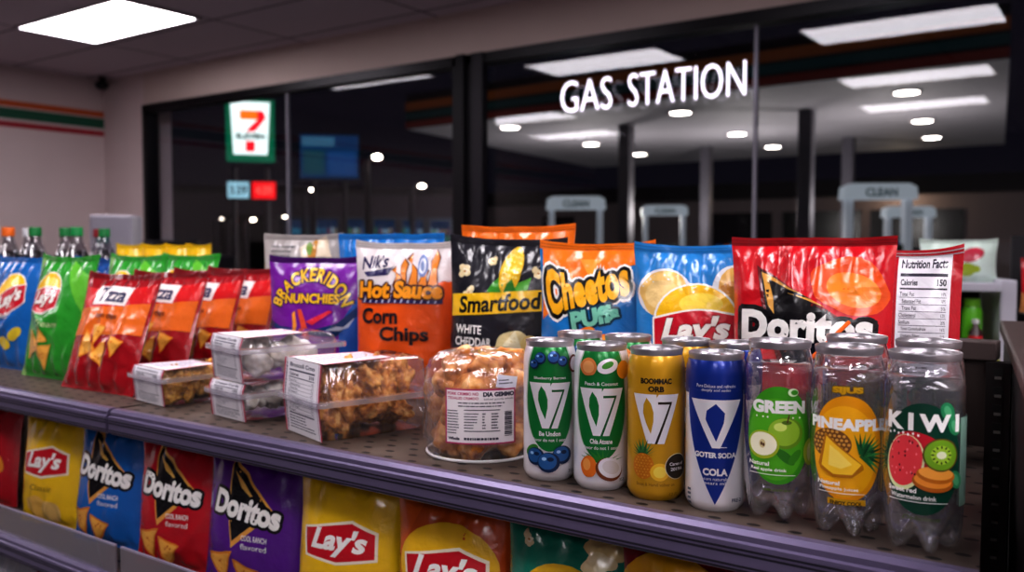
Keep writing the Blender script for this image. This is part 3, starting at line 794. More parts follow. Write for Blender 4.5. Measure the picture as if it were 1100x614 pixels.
# 4 Hot sauce corn chips
def art_hot(W, H):
    a = Art(); O = foil('ee5f16'); N = foil('2a2458'); Y = foil('f2a11c')
    pts = [(-W/2, .0), (W/2, 0), (W/2, H-.055)]+[(W/2-W*t, H-.062+.008*math.sin(t*16)-.02*t) for t in np.linspace(.05, .95, 20)]+[(-W/2, H-.085)]
    a.poly(pts, O)
    a.text("Nik's", -.048, H-.028, .048, .020, N, bold=.02, shear=.3, rot=.1)
    a.poly([(-.068, H-.044), (-.018, H-.036), (-.014, H-.032), (-.024, H-.048), (-.06, H-.051)], N)
    for x, h, s in ((.0, .042, 1), (.018, .05, -1), (.050, .055, 1), (.034, .03, 1), (-.008, .03, -1)):
        p = [(x-.007, H-.066), (x+.008, H-.066), (x+.006, H-.066+h*.5), (x+.009*s, H-.066+h*.8), (x+.003*s, H-.066+h), (x-.003, H-.066+h*.7), (x-.002, H-.066+h*.45)]
        a.poly([(X+(X-x)*.25, Y2+.0015) for X, Y2 in p], foil('6a2c14')); a.poly(p, foil('e88e2e'))
    a.ell(.034, H-.034, .009, .017, foil('7f93c6')); a.ell(.034, H-.034, .006, .012, foil('dfe4f2')); a.ell(.034, H-.034, .003, .008, foil('8fa2cf'))
    a.rect(-.070, H-.092, .068, H-.076, N); 
    for k in range(12): x = -.066+k*.011; a.poly([(x, H-.091), (x+.003, H-.091), (x+.007, H-.078), (x+.005, H-.078)], foil('c9cbe4'), hold=k > 0)
    a.text('Hot Sauce', -.004, H-.071, .142, .027, Y, bold=.05, shear=.05, outs=[(foil('451616'), .003)])
    a.text('Corn', -.036, H-.112, .064, .025, foil('24141c'), bold=.035); a.text('Chips', .006, H-.143, .082, .029, foil('24141c'), bold=.035)
    return a
make_bag('chip_bag', (-.943, 1.05, 0), R15(24), .168, .246, .03, 'e9e2e2', art_hot(.168, .246), 'white and orange hot sauce corn chips bag with flames', calm=(.09, .20), seed=8, lean=.03, wr=1.2, sealcol='d6cfcc')
# 5 purple
def art_purple(W, H):
    a = Art(); Y = foil('f4c32c'); D = foil('2b0c4a'); Bl = foil('1d5cb8')
    a.poly([(W/2, H-.03), (W/2, 0), (W/2-.045, 0), (W/2-.046, H-.11), (W/2-.02, H-.07)], Bl)
    a.poly([(-W/2, H-.100), (-W/2, H-.113), (-W/2+.05, H-.130), (W/2-.05, H-.130), (W/2, H-.08), (W/2, H-.066), (W/2-.05, H-.108), (.0, H-.120), (-W/2+.03, H-.114)], foil('15386e'))
    a.poly([(W/2-.07, H-.120), (W/2-.045, H-.12), (W/2-.02, H-.098), (W/2-.03, H-.115), (W/2-.05, H-.113)], foil('b9c4d6'))
    def bend(R):
        def f(x, y):
            t = x/R; return (R+y)*math.sin(t), (R+y)*math.cos(t)-R
        return f
    a.text('BRACKERIDON', -.006, H-.028, .180, .022, Y, bold=.028, space=1.12, fn=bend(.072), outs=[(D, .002)])
    a.text('NUNCHIES', -.004, H-.067, .104, .0165, Y, bold=.04, outs=[(D, .0015)])
    for pts, c in (([(-.03, H-.086), (-.022, H-.085), (-.012, H-.108), (-.004, H-.135), (-.016, H-.135)], 'e2523a'), ([(-.012, H-.106), (.03, H-.086), (.038, H-.088), (.0, H-.112)], 'e0344a'), ([(-.04, H-.092), (-.034, H-.088), (-.03, H-.113), (-.036, H-.135)], 'f09a3a')): a.poly(pts, foil(c))
    return a
make_bag('chip_bag', (-1.130, 1.04, 0), R15(22), .190, .222, .03, '7a1d9c', art_purple(.190, .222), 'purple and blue snack bag with arched yellow BRACKERIDON NUNCHIES lettering', calm=(.13, .21), seed=12, lean=.04, sealcol='4a1268')
# 6 red Doritos wide
def art_dorito(W, H):
    a = Art(); K = BLK(); G = foil('d9a24a')
    a.ell(.045, H-.052, .045, .028, foil('ee5a18'), rot=-.3, wob=.2, seed=6); a.ell(.050, H-.056, .030, .018, foil('f28c2a'), rot=-.3)
    a.poly([(-.060, H-.030), (.040, H-.088), (.020, H-.14), (-.03, H-.14), (-.050, H-.085)], foil('6e0a14'))
    a.poly([(-.056, H-.034), (.034, H-.088), (.015, H-.14), (-.022, H-.14), (-.046, H-.080)], K)
    a.poly([(-.054, H-.037), (.022, H-.076), (-.040, H-.054), (-.036, H-.085), (-.044, H-.075)], G)
    a.poly([(-.046, H-.046), (.008, H-.068), (-.038, H-.056), (-.036, H-.072)], K)
    a.text('Doritos', -.002, H-.098, .150, .036, W_(), bold=.055, space=1.04, outs=[(K, .0058)])
    0 and a.text('NACHO CHEESE', .0, H-.15, .08, .011, W_(), bold=.02)
    return a
make_bag('chip_bag', (-.300, 1.02, 0), R15(7), .182, .252, .036, 'cf1022', art_dorito(.182, .252), 'wide red Doritos bag behind the clear drink bottles', calm=(.13, .18), seed=17, lean=.04, sealcol='a00c18', wr=2.1, ears=.002)
# 7 white/red bag turned with its facts panel forward
def art_facts(W, H):
    a = Art(); R = foil('b81626')
    a.poly([(-.022, H), (-.014, 0), (W/2, 0), (W/2, H)], R); a.poly([(-.024, H), (-.020, H), (-.014, 0), (-.018, 0)], foil('e6a0a4'))
    n = nutrition(.056, .150, 'Nutrition Facts', 3, face=foil('eceaf0'), ink_=foil('33313f')); a.merge(n, .021, H-.090)
    return a
make_bag('chip_bag', (-.212, 1.085, 0), R15(3), .120, .238, .022, 'd9dbe2', art_facts(.125, .246), 'white and red snack bag showing its nutrition panel, right of the red Doritos', calm=(.10, .23), seed=21, lean=.03, roll=.0, sealcol=None, wr=1.1, ears=.008)
# behind row
A0 = Art()
ab = Art(); ab.poly([(0, .24), (.06, .26), (.08, .22), (.03, .2)], foil('e8d9c0')); ab.ell(.035, .232, .012, .018, foil('c28a3c'), wob=.3); ab.ell(.025, .238, .006, .012, foil('6a8f2c'), rot=.4)
lines(ab, -.075, -.01, .205, .245, 5, foil('6a6a70'), 2)
make_bag('popcorn_bag', (-1.265, 1.125, 0), R15(8), .19, .262, .025, 'b6b1ae', ab, 'silver grey snack bag standing behind the purple bag', cat='snack bag', seed=31, lean=.0, sealcol=None, ears=.004)
make_bag('chip_bag', (-1.05, 1.13, 0), R15(5), .23, .262, .022, '1f80cf', A0, 'plain blue bag mostly hidden behind the purple and corn chips bags', seed=33, ears=.002)
ao = Art(); ao.merge(nutrition(.05, .15, 'Nutrition', 9, face=foil('ded6d4'), ink_=foil('5a4a50')), .058, .16)
make_bag('chip_bag', (-.785, 1.135, 0), R15(6), .20, .272, .022, 'f07a1c', ao, 'orange bag with white facts panel behind the Smartfood bag', seed=35, ears=.004)
# straw
m = MB(); m.tube([(-.2735, .935, .124), (-.246, .981, .1615)], .0022, mat('straw_orange', 'e8681c', rough=.4)); o = m.obj('wooden_stick', smooth=True); tag(o, 'thin orange stick leaning across the Doritos lettering', 'stick')

# ------------------------------------------------------------------ leaning bags on the left
def art_red(W, H):
    a = Art(); R = foil('b0101e'); D = foil('7c0a18')
    a.rect(-W/2, H-.02, W/2, H, D); a.poly([(-W/2, H-.045), (-.02, H-.05), (.03, H-.04), (W/2, H-.045), (W/2, H-.115), (-W/2, H-.125)], foil('e2701f'))
    a.poly([(-W/2, H-.035), (0, H-.045), (W/2, H-.028), (W/2, H-.06), (.02, H-.07), (-W/2, H-.075)], foil('cf1a20'))
    a.poly([(-.05, H-.035), (.045, H-.035), (.04, H-.068), (-.055, H-.068)], foil('efe6e2'))
    a.text('Tzza', -.004, H-.05, .075, .026, foil('4a4a66'), bold=.03, shear=.2)
    a.text('corn chips', .0, H-.088, .06, .012, foil('6a1a10'), bold=.02)
    for x, y, s, r in ((-.035, .075, .032, .3), (.008, .062, .03, -.4), (-.01, .1, .024, 1.0), (.05, .08, .022, .8)): a.merge(chip_tri(s, 'e8902c', r), x, y)
    return a
aR = art_red(.19, .215)
red = make_bag('chip_bag', (-1.405, .800, 0), R15(3), .20, .202, .020, '9e0c1a', aR, 'front red and orange tortilla chip bag leaning back on the left shelf', seed=41, lean=.30, group='red and orange chip bags in a file', wr=1.5, calm=(.14, .18))
for i, (x, y, rz, l) in enumerate([(-1.395, .885, 4, 'second red and orange chip bag, just behind the front one'), (-1.39, .965, 2, 'third red and orange chip bag from the front of the file'), (-1.385, 1.045, 3, 'rearmost red and orange chip bag left of the silver bag')]):
    c = copy_tree(red); c.location = (x, y, 0); c.rotation_euler = (-.28+.03*i, 0, R15(rz)); c['label'] = l
def art_green(W, H):
    a = Art(); a.rect(-W/2, 0, -W/2+.015, H, foil('8ec46a')); a.merge(lays_logo(.095), -.025, H-.065)
    a.text('Cream', .0, .10, .07, .012, foil('d8e8b0'), shear=.2)
    for x, y, s, r in ((-.04, .06, .034, .4), (.0, .045, .03, 1.2), (-.01, .075, .022, .2)): a.merge(chip_tri(s, 'd9a044', r), x, y)
    a.poly([(.02, H), (W/2, H-.03), (W/2, H-.1), (.04, H-.04)], foil('67bd3a'))
    return a
aG = art_green(.18, .22)
grn = make_bag('chip_bag', (-1.613, .83, 0), R15(2), .185, .226, .024, '2f9a30', aG, "front green Lay's bag leaning back, left of the red bags", seed=44, lean=.20, wr=1.3, calm=(.13, .2), group="green Lay's bags in a file")
c = copy_tree(grn); c.location = (-1.60, .96, 0); c['label'] = "green Lay's bag behind the front green one"
c = copy_tree(grn); c.location = (-1.59, 1.07, 0); c['label'] = "rearmost green Lay's bag, only its top showing"
def art_blue(W, H):
    a = Art(); a.merge(lays_logo(.10), .01, H-.08, rot=.3); a.ell(.05, .07, .02, .012, foil('d8c030'), rot=.5); a.ell(.02, .05, .02, .012, foil('d8c030'), rot=-.3)
    a.text('Salt', .0, .105, .06, .014, W_(), shear=.2)
    return a
make_bag('chip_bag', (-1.822, .85, 0), R15(2), .19, .222, .024, '1668b4', art_blue(.19, .225), "blue Lay's bag leaning at the left edge of the shelf", seed=47, lean=.20, wr=1.3, calm=(.11, .2))
make_bag('chip_bag', (-1.81, 1.0, 0), R15(2), .19, .220, .024, '154a8c', art_blue(.19, .225), "darker blue chip bag behind the leftmost Lay's bag", seed=48, lean=.22)

# ------------------------------------------------------------------ lower shelf bags
ZL = -.253
def art_dl(W, H, tri='e8a850'):
    a = Art(); L = doritos_logo(.125, tri); a.merge(L, .0, H-.075, rot=-.12)
    a.text('COOL RANCH', .02, H-.118, .045, .008, W_(), bold=.02); a.text('flavored', .02, H-.13, .045, .008, W_())
    for x, y, s, r in ((-.045, .045, .032, 3.3), (.0, .035, .028, 2.9)): a.merge(chip_tri(s, 'e0852a', r), x, y)
    return a
def art_ly(W, H):
    a = Art(); a.text("Lay's", 0, 0, .01, .005, foil('f4cf35'))
    R = foil('c41526'); a.poly([(-.062, H-.075), (.02, H-.06), (.058, H-.072), (.060, H-.108), (.0, H-.118), (-.055, H-.112)], foil('f3e6d0')); a.poly([(-.058, H-.077), (.02, H-.064), (.054, H-.075), (.056, H-.105), (.0, H-.114), (-.052, H-.109)], R)
    a.text("Lay's", 0, H-.090, .090, .036, W_(), bold=.04, shear=.25)
    a.text('Classic', .0, H-.135, .06, .010, foil('7a5a10'), shear=.2)
    a.ell(-.02, .035, .03, .02, foil('e8b95a'), wob=.2, seed=1); a.ell(.02, .03, .028, .018, foil('f0c878'), wob=.2, seed=2)
    return a
def art_lo(W, H):
    a = art_ly(W, H); b2 = Art(); b2.poly([(-W/2, H), (-.03, H), (-.06, H-.06), (-W/2, H-.09)], foil('d85f1c')); b2.poly([(W/2, H), (.05, H), (.02, H-.05), (W/2, H-.12)], foil('d0561c'))
    b2.ell(0, H-.085, .07, .05, foil('f2c024')); b2.merge(a); return b2
def art_rd(W, H):
    a = Art(); a.ell(-.02, H-.06, .06, .045, foil('f0b020')); a.text('Lay', -.01, H-.065, .08, .036, W_(), bold=.04, shear=.2, outs=[(foil('8e0a1c'), .004)])
    for k in range(6): a.ell(-.04+.02*k, .06+.012*(k % 3), .018, .009, foil('e8902c'), rot=k, hold=k > 0)
    return a
def art_tl(W, H):
    a = Art(); a.ell(0, H-.085, .05, .035, foil('f0c020')); a.text("Lay's", 0, H-.095, .08, .03, W_(), bold=.04, shear=.2, outs=[(foil('c41526'), .005)])
    a.merge(popcorn(.012, 3), -.045, H-.03); a.ell(.045, H-.03, .022, .016, foil('e3c88a'), wob=.4, seed=3); a.ell(.04, H-.045, .018, .012, foil('eedba6'), wob=.4, seed=5)
    return a
low = [
 (-1.80, .18, 'b01422', art_rd, "red chip bag at the left end of the lower shelf", 51),
 (-1.555, .165, 'f0c41c', art_ly, "yellow Lay's bag left of the blue Doritos, lower shelf", 52),
 (-1.375, .165, '1666b8', art_dl, 'blue Doritos bag on the lower shelf', 53),
 (-1.185, .175, 'c01424', art_dl, 'red Doritos bag on the lower shelf', 54),
 (-1.010, .185, '5c1f8c', art_dl, 'purple Doritos bag on the lower shelf', 55),
 (-.825, .165, 'efc21a', art_ly, "yellow Lay's bag right of the purple Doritos, lower shelf", 56),
 (-.648, .160, 'c8541a', art_lo, "orange and yellow Lay's bag on the lower shelf under the cans", 57),
 (-.492, .150, '15806a', art_tl, "teal green chip bag with popcorn picture, lower shelf", 58),
 (-.345, .145, '86121c', art_rd, 'dark red bag at the right end of the lower shelf', 59)]
for x, w, c, fn, l, sd in low:
    make_bag('chip_bag', (x, .800, ZL), R15(10), w, .205, .030, c, fn(w, .205), l, seed=sd, lean=.12, wr=1.2, calm=(.08, .16), roll=random.uniform(-.03, .03))
# second file behind them keeps the shelf full
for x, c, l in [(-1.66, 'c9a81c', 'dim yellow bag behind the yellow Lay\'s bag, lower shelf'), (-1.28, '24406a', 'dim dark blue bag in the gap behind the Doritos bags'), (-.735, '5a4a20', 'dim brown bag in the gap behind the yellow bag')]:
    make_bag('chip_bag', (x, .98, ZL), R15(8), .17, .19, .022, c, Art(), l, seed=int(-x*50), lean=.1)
# bottom shelf
for x, c, l, sd in [(-1.88, '2f8a3a', 'green and yellow packet on the bottom shelf, left corner', 71), (-1.70, '9a9aa4', 'grey packet on the bottom shelf', 72), (-1.52, '8a1420', 'dark red packet on the bottom shelf', 73)]:
    a = Art(); a.ell(0, .17, .05, .02, foil('e8d020' if sd == 71 else 'c8c8d0')); a.text('Salsa', 0, .14, .08, .02, W_(), bold=.03)
    make_bag('snack_packet', (x, .80, -.56), R15(10), .17, .225, .028, c, a, l, 'snack packet', seed=sd, lean=.05)

# ================================================================== CANS
alu = mat('aluminium', 'c2bfc4', rough=.3, metal=.9, var=.04)
alud = mat('aluminium_dark', '77747c', rough=.35, metal=.9)
CR, CH = .0277, .1450
def can_lid(parent, R, z, art_ang=0.3):
    m = MB()
    m.lathe([(R*.90, z-.006), (R*.925, z-.0015), (R*.915, z), (R*.885, z-.0004), (R*.865, z-.004), (R*.84, z-.0052), (R*.82, z-.0035), (0.0001, z-.0035)], alu, 40)
    l = m.obj('lid', parent, angle=50)
    m = MB(); n = 20
    def ring(cx, cy, a, b_, w, zz_):
        vs = []
        for i in range(n):
            t = 2*PI*i/n
            vs += [(cx+a*math.cos(t), cy+b_*math.sin(t), zz_), (cx+(a-w)*math.cos(t), cy+(b_-w)*math.sin(t), zz_+.0006)]
        return vs, [(2*i, 2*((i+1) % n), 2*((i+1) % n)+1, 2*i+1) for i in range(n)]
    vs, fs = ring(0, .002, .0062, .0095, .0026, z-.0022); ca, sa = math.cos(art_ang), math.sin(art_ang)
    m.add([(x*ca-y*sa, x*sa+y*ca, q) for x, y, q in vs], fs, alu)
    vs = [(-.004, -.006, z-.0018), (.004, -.006, z-.0018), (.004, .001, z-.0018), (-.004, .001, z-.0018)]
    m.add([(x*ca-y*sa, x*sa+y*ca, q) for x, y, q in vs], [(0,1,2,3)], alud)
    m.obj('pull_tab', l)
    m = MB(); vs = [(.007*math.cos(2*PI*i/16), -.009+.006*math.sin(2*PI*i/16), z-.0033) for i in range(16)]
    m.add([(x*ca-y*sa, x*sa+y*ca, q) for x, y, q in vs], [tuple(range(16))], alud); m.obj('mouth', l)
    return l
def cyl_surf(R, prof, n=48):
    """prof: list of (z, r); u is arc length, 0 faces -y"""
    zs = [p[0] for p in prof]
    us = [-PI*R+2*PI*R*i/n for i in range(n+1)]
    def P(u, v):
        r = np.interp(v, zs, [p[1] for p in prof]); t = u/R-PI/2
        return (r*math.cos(t), r*math.sin(t), v)
    vs = sorted(set(zs)); q = []
    for a, b_ in zip(vs[:-1], vs[1:]):
        k = max(1, int((b_-a)/.012)); q += [a+(b_-a)*i/k for i in range(k)]
    return Surf(us, q+[vs[-1]], P)
can_prof = [(0, CR*.80), (.003, CR*.90), (.007, CR*.98), (.010, CR), (.1255, CR), (.1295, CR*.985), (.1335, CR*.955), (.1375, CR*.92), (.139, CR*.90)]
def make_can(loc, rz, base, art, label, group=None, tab=.3):
    t = empty('drink_can', loc, rz, label, 'can', group)
    mb = MB(); S = cyl_surf(CR, can_prof); S.grid(mb, base); S.wrap(mb, art)
    mb.lathe([(0.0001, .004), (CR*.6, .002), (CR*.72, .0), (CR*.80, 0.0003)], alu, 40)
    mb.obj('can_body', t, smooth=True); can_lid(t, CR, CH, tab)
    return t
cw = canp('ece9ee')
def v7(a, cx, cy, s, leaf, gap):
    a.poly([(cx-.98*s, cy+s), (cx+.02*s, cy+s), (cx+.02*s, cy+.86*s), (cx+.10*s, cy+s), (cx+.98*s, cy+s), (cx+.34*s, cy-s), (cx-.34*s, cy-s)], cw)
    a.poly([(cx-.38*s, cy+.86*s), (cx-.20*s, cy+.62*s), (cx-.10*s, cy+.28*s), (cx-.10*s, cy-.10*s), (cx-.20*s, cy-.60*s), (cx-.40*s, cy-.16*s), (cx-.52*s, cy+.24*s), (cx-.50*s, cy+.58*s)], leaf)
    a.poly([(cx+.08*s, cy+.70*s), (cx+.66*s, cy+.70*s), (cx+.62*s, cy+.60*s), (cx+.08*s, cy+.60*s)], gap)
    a.poly([(cx+.56*s, cy+.64*s), (cx+.64*s, cy+.64*s), (cx+.06*s, cy-1.0*s), (cx-.04*s, cy-1.0*s)], gap)
def berries(a, pts, dark, mid, lite):
    for x, y, r in pts:
        a.ell(x, y, r, r, dark, n=20); a.ell(x-.1*r, y+.1*r, r*.82, r*.8, mid, n=20); a.ell(x+.15*r, y+.3*r, r*.3, r*.22, dark, n=10); a.ell(x-.4*r, y+.35*r, r*.22, r*.18, lite, n=8)
def art_can_green(kind):
    a = Art(); G = canp('0c7a36'); G2 = canp('0a5c2a')
    pts = [(-.019, .14), (-.0235, .12)]+[(-.0265*math.cos(t), .088-.056*math.sin(t)) for t in np.linspace(0, PI, 26)]+[(.0235, .12), (.019, .14)]
    a.poly([(x*1.10, y+.001) for x, y in pts], canp('b8c8bc')); a.poly([(x*1.02, y) for x, y in pts], G)
    a.text('Blueberry Bergen' if kind == 0 else 'Peach & Coconut', 0, .1075, .034, .0035, cw, bold=.02)
    v7(a, .0, .0795, .0235, G, G2)
    a.text('Be Undon' if kind == 0 else 'Chia Atoane', 0, .0505, .022, .005, cw, bold=.035)
    a.text('flavor do not 1 sears', 0, .0440, .036, .0034, cw, bold=.01)
    if kind == 0:
        berries(a, [(-.010, .128, .0062), (.004, .129, .0065), (.013, .125, .0055), (-.016, .122, .005)], canp('12284e'), canp('2a5a9c'), canp('9ac4ea'))
        a.ell(.026, .122, .007, .009, canp('6a3428')); a.ell(.026, .122, .005, .007, cw)
        a.ell(-.018, .033, .008, .005, canp('3c8c34'), rot=.7)
        berries(a, [(-.014, .027, .0092), (.012, .029, .0096), (-.001, .0215, .0105)], canp('12284e'), canp('28609c'), canp('a4cdf0'))
    else:
        a.ell(-.013, .124, .009, .0085, canp('e08a4a'), wob=.1); a.ell(-.013, .124, .006, .006, canp('f3b070')); a.ell(.006, .125, .0105, .007, cw, rot=.3); a.ell(.006, .126, .006, .003, canp('4a9a3a'), rot=.4)
        a.ell(.023, .121, .008, .009, canp('f0a028'))
        for k in range(9): 
            an = .3+k*.3; a.poly([(0, .028), (.024*math.cos(an), .030+.014*math.sin(an)), (.003, .031)], canp('2f8a30'), hold=k > 0)
        a.ell(-.012, .025, .0085, .0105, canp('e87a24'), wob=.1); a.ell(-.014, .027, .004, .006, canp('f6a855'))
        a.ell(.008, .023, .0135, .0115, canp('7a3c1c'), rot=-.4); a.ell(.009, .0245, .0120, .0098, cw, rot=-.4); a.ell(.0095, .025, .0085, .0065, canp('dcd6d6'), rot=-.4)
    a.text('355', .021, .012, .006, .003, canp('3a3a44'))
    return a
def pineapple(a, cx, cy, s, mk, leaf=('2f6a3a', '4a9050')):
    for k in range(11):
        an = PI/2+(k-5)*.26; L = s*(1.5-.08*abs(k-5))
        a.poly([(cx-.2*s*math.sin(an), cy+s*.7), (cx+L*math.cos(an), cy+s*.7+L*math.sin(an)), (cx+.22*s*math.sin(an), cy+s*.75)], mk(leaf[k % 2]), hold=k > 0)
    a.ell(cx, cy, s*.85, s, mk('d8821c'), n=28)
    for i in range(-3, 4):
        for j in range(-4, 5):
            x, y = cx+(i+.5*(j % 2))*s*.26, cy+j*s*.22
            if ((x-cx)/(s*.8))**2+((y-cy)/(s*.95))**2 < .9: a.ell(x, y, s*.10, s*.09, mk('f0b040'), n=6, hold=not (i == -3 and j == -4))
def art_can_gold():
    a = Art(); K = canp('2a2014'); D = canp('9a6c10')
    a.text('BOOMMAC', 0, .1155, .030, .0055, K, bold=.05); a.text('ORB', 0, .108, .015, .0055, K, bold=.05)
    v7(a, .0, .0795, .0235, canp('c99a1e'), K)
    pineapple(a, -.012, .034, .0125, canp)
    a.ell(.004, .029, .009, .0085, canp('f3c030')); a.ell(.004, .029, .006, .0055, canp('f9dc5a'))
    a.ell(.021, .034, .0125, .0125, canp('e9dcc0')); a.ell(.021, .034, .0118, .0118, K)
    a.text('Caren of', .021, .0365, .016, .0032, cw, bold=.03); a.text('2019A', .021, .0315, .014, .0032, cw, bold=.03)
    a.text('Boon & Hervil voliver on', 0, .017, .036, .0032, D, bold=.02); a.text('12 FL', .018, .008, .010, .0028, D)
    return a
def art_can_cola():
    a = Art(); B = canp('12318c'); B2 = canp('0c1e62')
    a.rect(-.12, .108, .12, .14, B)
    pts = [(-.0285, .112), (.0285, .112)]+[(.0285*(1-t**1.8), .108-.100*t) for t in np.linspace(0.05, 1, 14)]+[(-.0285*(1-t**1.8), .108-.100*t) for t in np.linspace(1, 0.05, 14)][1:]
    a.poly([(x*1.03, y) for x, y in pts], canp('8ea0cc')); a.poly(pts, B)
    a.text('Pure Deluxe and refreshs', 0, .1165, .036, .003, cw); a.text('deeply and sodas', 0, .1125, .026, .003, cw)
    a.poly([(-.024, .104), (.024, .104), (.004, .060), (-.003, .060)], cw)
    a.poly([(.0, .1005), (.008, .092), (.007, .083), (.0005, .066), (-.009, .086), (-.008, .094)], B); a.rect(.003, .0605, .010, .0612, cw)
    a.text('GOTER SODA', 0, .0535, .038, .0052, cw, bold=.05); a.text('COLA', 0, .038, .022, .0068, cw, bold=.05)
    a.text('Sensum naturalistic', 0, .0318, .032, .0030, cw); a.text('sears ml', 0, .0280, .018, .0028, cw)
    for k in range(4): a.rect(-.028, .018-.004*k, -.0235, .0202-.004*k, canp('6a7488'), hold=k > 0)
    a.text('PRE-2', .020, .012, .010, .0034, canp('3a4468'), bold=.02)
    return a
def face(x, y): return math.atan2(x, -y)+0  # not used
CY = .783
def rzcam(x, y): return math.atan2(x, -y) if False else math.atan2(-x, y)  # turn a can's front (-y) toward the viewer
aG0, aG1, aGo, aCo = art_can_green(0), art_can_green(1), art_can_gold(), art_can_cola()
gold = canp('cf9c1c'); 
FR = [(-.4994, cw, aG0, 'white and green can with blueberries, front row, leftmost can'), (-.4374, cw, aG1, 'white and green can with coconut half, second in the front row'),
      (-.3765, gold, aGo, 'gold can with pineapple and black badge, front row'), (-.3151, cw, aCo, 'blue and white cola can, front row')]
for i, (x, bm_, ar, l) in enumerate(FR):
    make_can((x, CY, 0), rzcam(x, CY)+.0, bm_, ar, l, 'slim drink cans in the front row', tab=.4+i)
for i, (x, bm_, ar, l) in enumerate([(-.5151, cw, aG0, 'white and green can standing behind the blueberry can'), (-.4532, cw, aG1, 'white and gold-rimmed can behind the coconut can'),
      (-.3844, gold, aGo, 'gold can standing behind the front gold can'), (-.3313, canp('16399a'), aCo, 'blue can standing behind the cola can')]):
    make_can((x, CY+.088, 0), rzcam(x, CY)+.3, bm_, ar, l, 'slim drink cans in the second row', tab=1.4+i)

# ------------------------------------------------------------------ clear bottles with can tops
BR, BH = .0304, .1590
def water_mat():
    m = bpy.data.materials.new('clear_pet'); m.use_nodes = True
    nt = m.node_tree; b = nt.nodes['Principled BSDF']
    b.inputs['Base Color'].default_value = (.96, .97, .98, 1); b.inputs['Transmission Weight'].default_value = 1
    b.inputs['IOR'].default_value = 1.33; b.inputs['Roughness'].default_value = .0
    return m
pet = film('pet_shell', 'fdfdff', .05, 1.3, .05, haze=.05, hcol='e4e6ea', pw=2.2, bumpst=.5, bscale=22)
drink = film('clear_drink', 'f2f3f5', .03, 1.0, .03, haze=.06, hcol='d4d8de', pw=2.6, bumpst=.3, bscale=26)
def petal(r, z, t):
    k = 5; v = .5-.5*math.cos(k*t)           # 0 at foot, 1 in valley
    if z < .034:
        q = 1-z/.034
        r2 = r*(1-.20*v*q**.7)
        z2 = z+.017*v*q*(r/BR)*1.0
        return r2, z2
    return r, z
bprof = [(.0001, .010), (.008, .009), (.014, .004), (.020, .0003), (.0255, .003), (.0285, .010), (.0300, .020), (BR, .034), (BR, .060), (BR, .090), (BR, .124), (BR*.995, .132), (BR*.96, .140), (BR*.90, .147), (BR*.86, .151), (BR*.855, .1535)]
bot_mesh = MB(); bot_mesh.lathe(bprof, pet, 80, fn=petal); bot_me = bot_mesh.mesh('bottle_shell', True)
dprof = [(r*.93, z*.97+.0025) for r, z in bprof if z < .141]; dprof.append((.0001, .1385))
dm = MB(); dm.lathe(dprof, drink, 64, fn=petal); drk_me = dm.mesh('drink', True)
def make_bottle(loc, rz, art, label, group=None):
    t = empty('drink_bottle', loc, rz, label, 'bottle', group)
    link('bottle_shell', bot_me, t); link('liquid', drk_me, t)
    if art:
        mb = MB(); S = cyl_surf(BR+.0004, [(.03, BR+.0003), (.04, BR+.0004), (.125, BR+.0004), (.140, BR*.93+.0006)], 60); S.wrap(mb, art); mb.obj('label', t, smooth=True)
    can_lid(t, BR*.98, BH, 1.2)
    return t
iW = ink('f2f0ee')
def apple(a, x, y, s):
    a.ell(x, y, s, s*.92, ink('6f9a20'), n=26); a.ell(x-.08*s, y+.06*s, s*.88, s*.8, ink('9ac43a'), n=26); a.ell(x-.3*s, y+.35*s, s*.35, s*.25, ink('d4e67a'), n=16); a.ell(x+.05*s, y+.62*s, s*.28, s*.12, ink('5a7a20'), n=14)
    a.poly([(x+.02*s, y+.6*s), (x+.1*s, y+.6*s), (x+.22*s, y+1.1*s), (x+.15*s, y+1.1*s)], ink('5a3a1c'))
def half_apple(a, x, y, s):
    a.ell(x, y, s, s*.9, ink('a8bc2c'), n=26); a.ell(x, y+.04*s, s*.86, s*.74, ink('f6f2d6'), n=26); a.ell(x, y+.05*s, s*.2, s*.28, ink('d8c890'), n=14); a.ell(x-.05*s, y+.05*s, s*.07, s*.12, ink('5a3418'), n=8); a.ell(x+.08*s, y, s*.07, s*.12, ink('5a3418'), n=8)
def art_apple():
    a = Art(); a.ell(0, .0785, .0295, .043, ink('3f9a1e'), n=44); a.ell(-.002, .075, .026, .036, ink('57b024'), n=40)
    a.rect(.031, .04, .070, .110, ink('9cc878'))
    a.text('GREEN', 0, .1035, .047, .0115, iW, bold=.06, rot=0, arch=.0)
    a.ell(.012, .1165, .0045, .0035, ink('d9f0c8')); a.ell(.013, .1165, .0030, .0022, ink('3f9a1e'))
    for k, x in enumerate((-.019, -.013, -.009, .012, .018)): a.ell(x, .0945, .0009, .0009, iW, n=6, hold=k > 0)
    a.ell(.006, .060, .010, .004, ink('2f7a1c'), rot=-.7); a.ell(.014, .060, .008, .0035, ink('3c8a20'), rot=.9)
    apple(a, .006, .081, .0150); half_apple(a, -.013, .070, .0140); a.ell(.029, .064, .0075, .012, ink('b8c63a')); a.ell(.030, .064, .005, .009, ink('e2e69a'))
    a.text('Natural', -.016, .0535, .018, .0038, iW, bold=.03); a.text('Real apple drink', -.008, .0482, .030, .0036, iW, bold=.03); a.rect(-.024, .0440, .014, .0446, iW)
    return a
def bottom_text(a, c1, c2, t1, t2):
    a.text(t1, .0, .030, .024, .0040, c1, bold=.03); a.text(t2, .0, .0255, .024, .0030, c1, bold=.02)
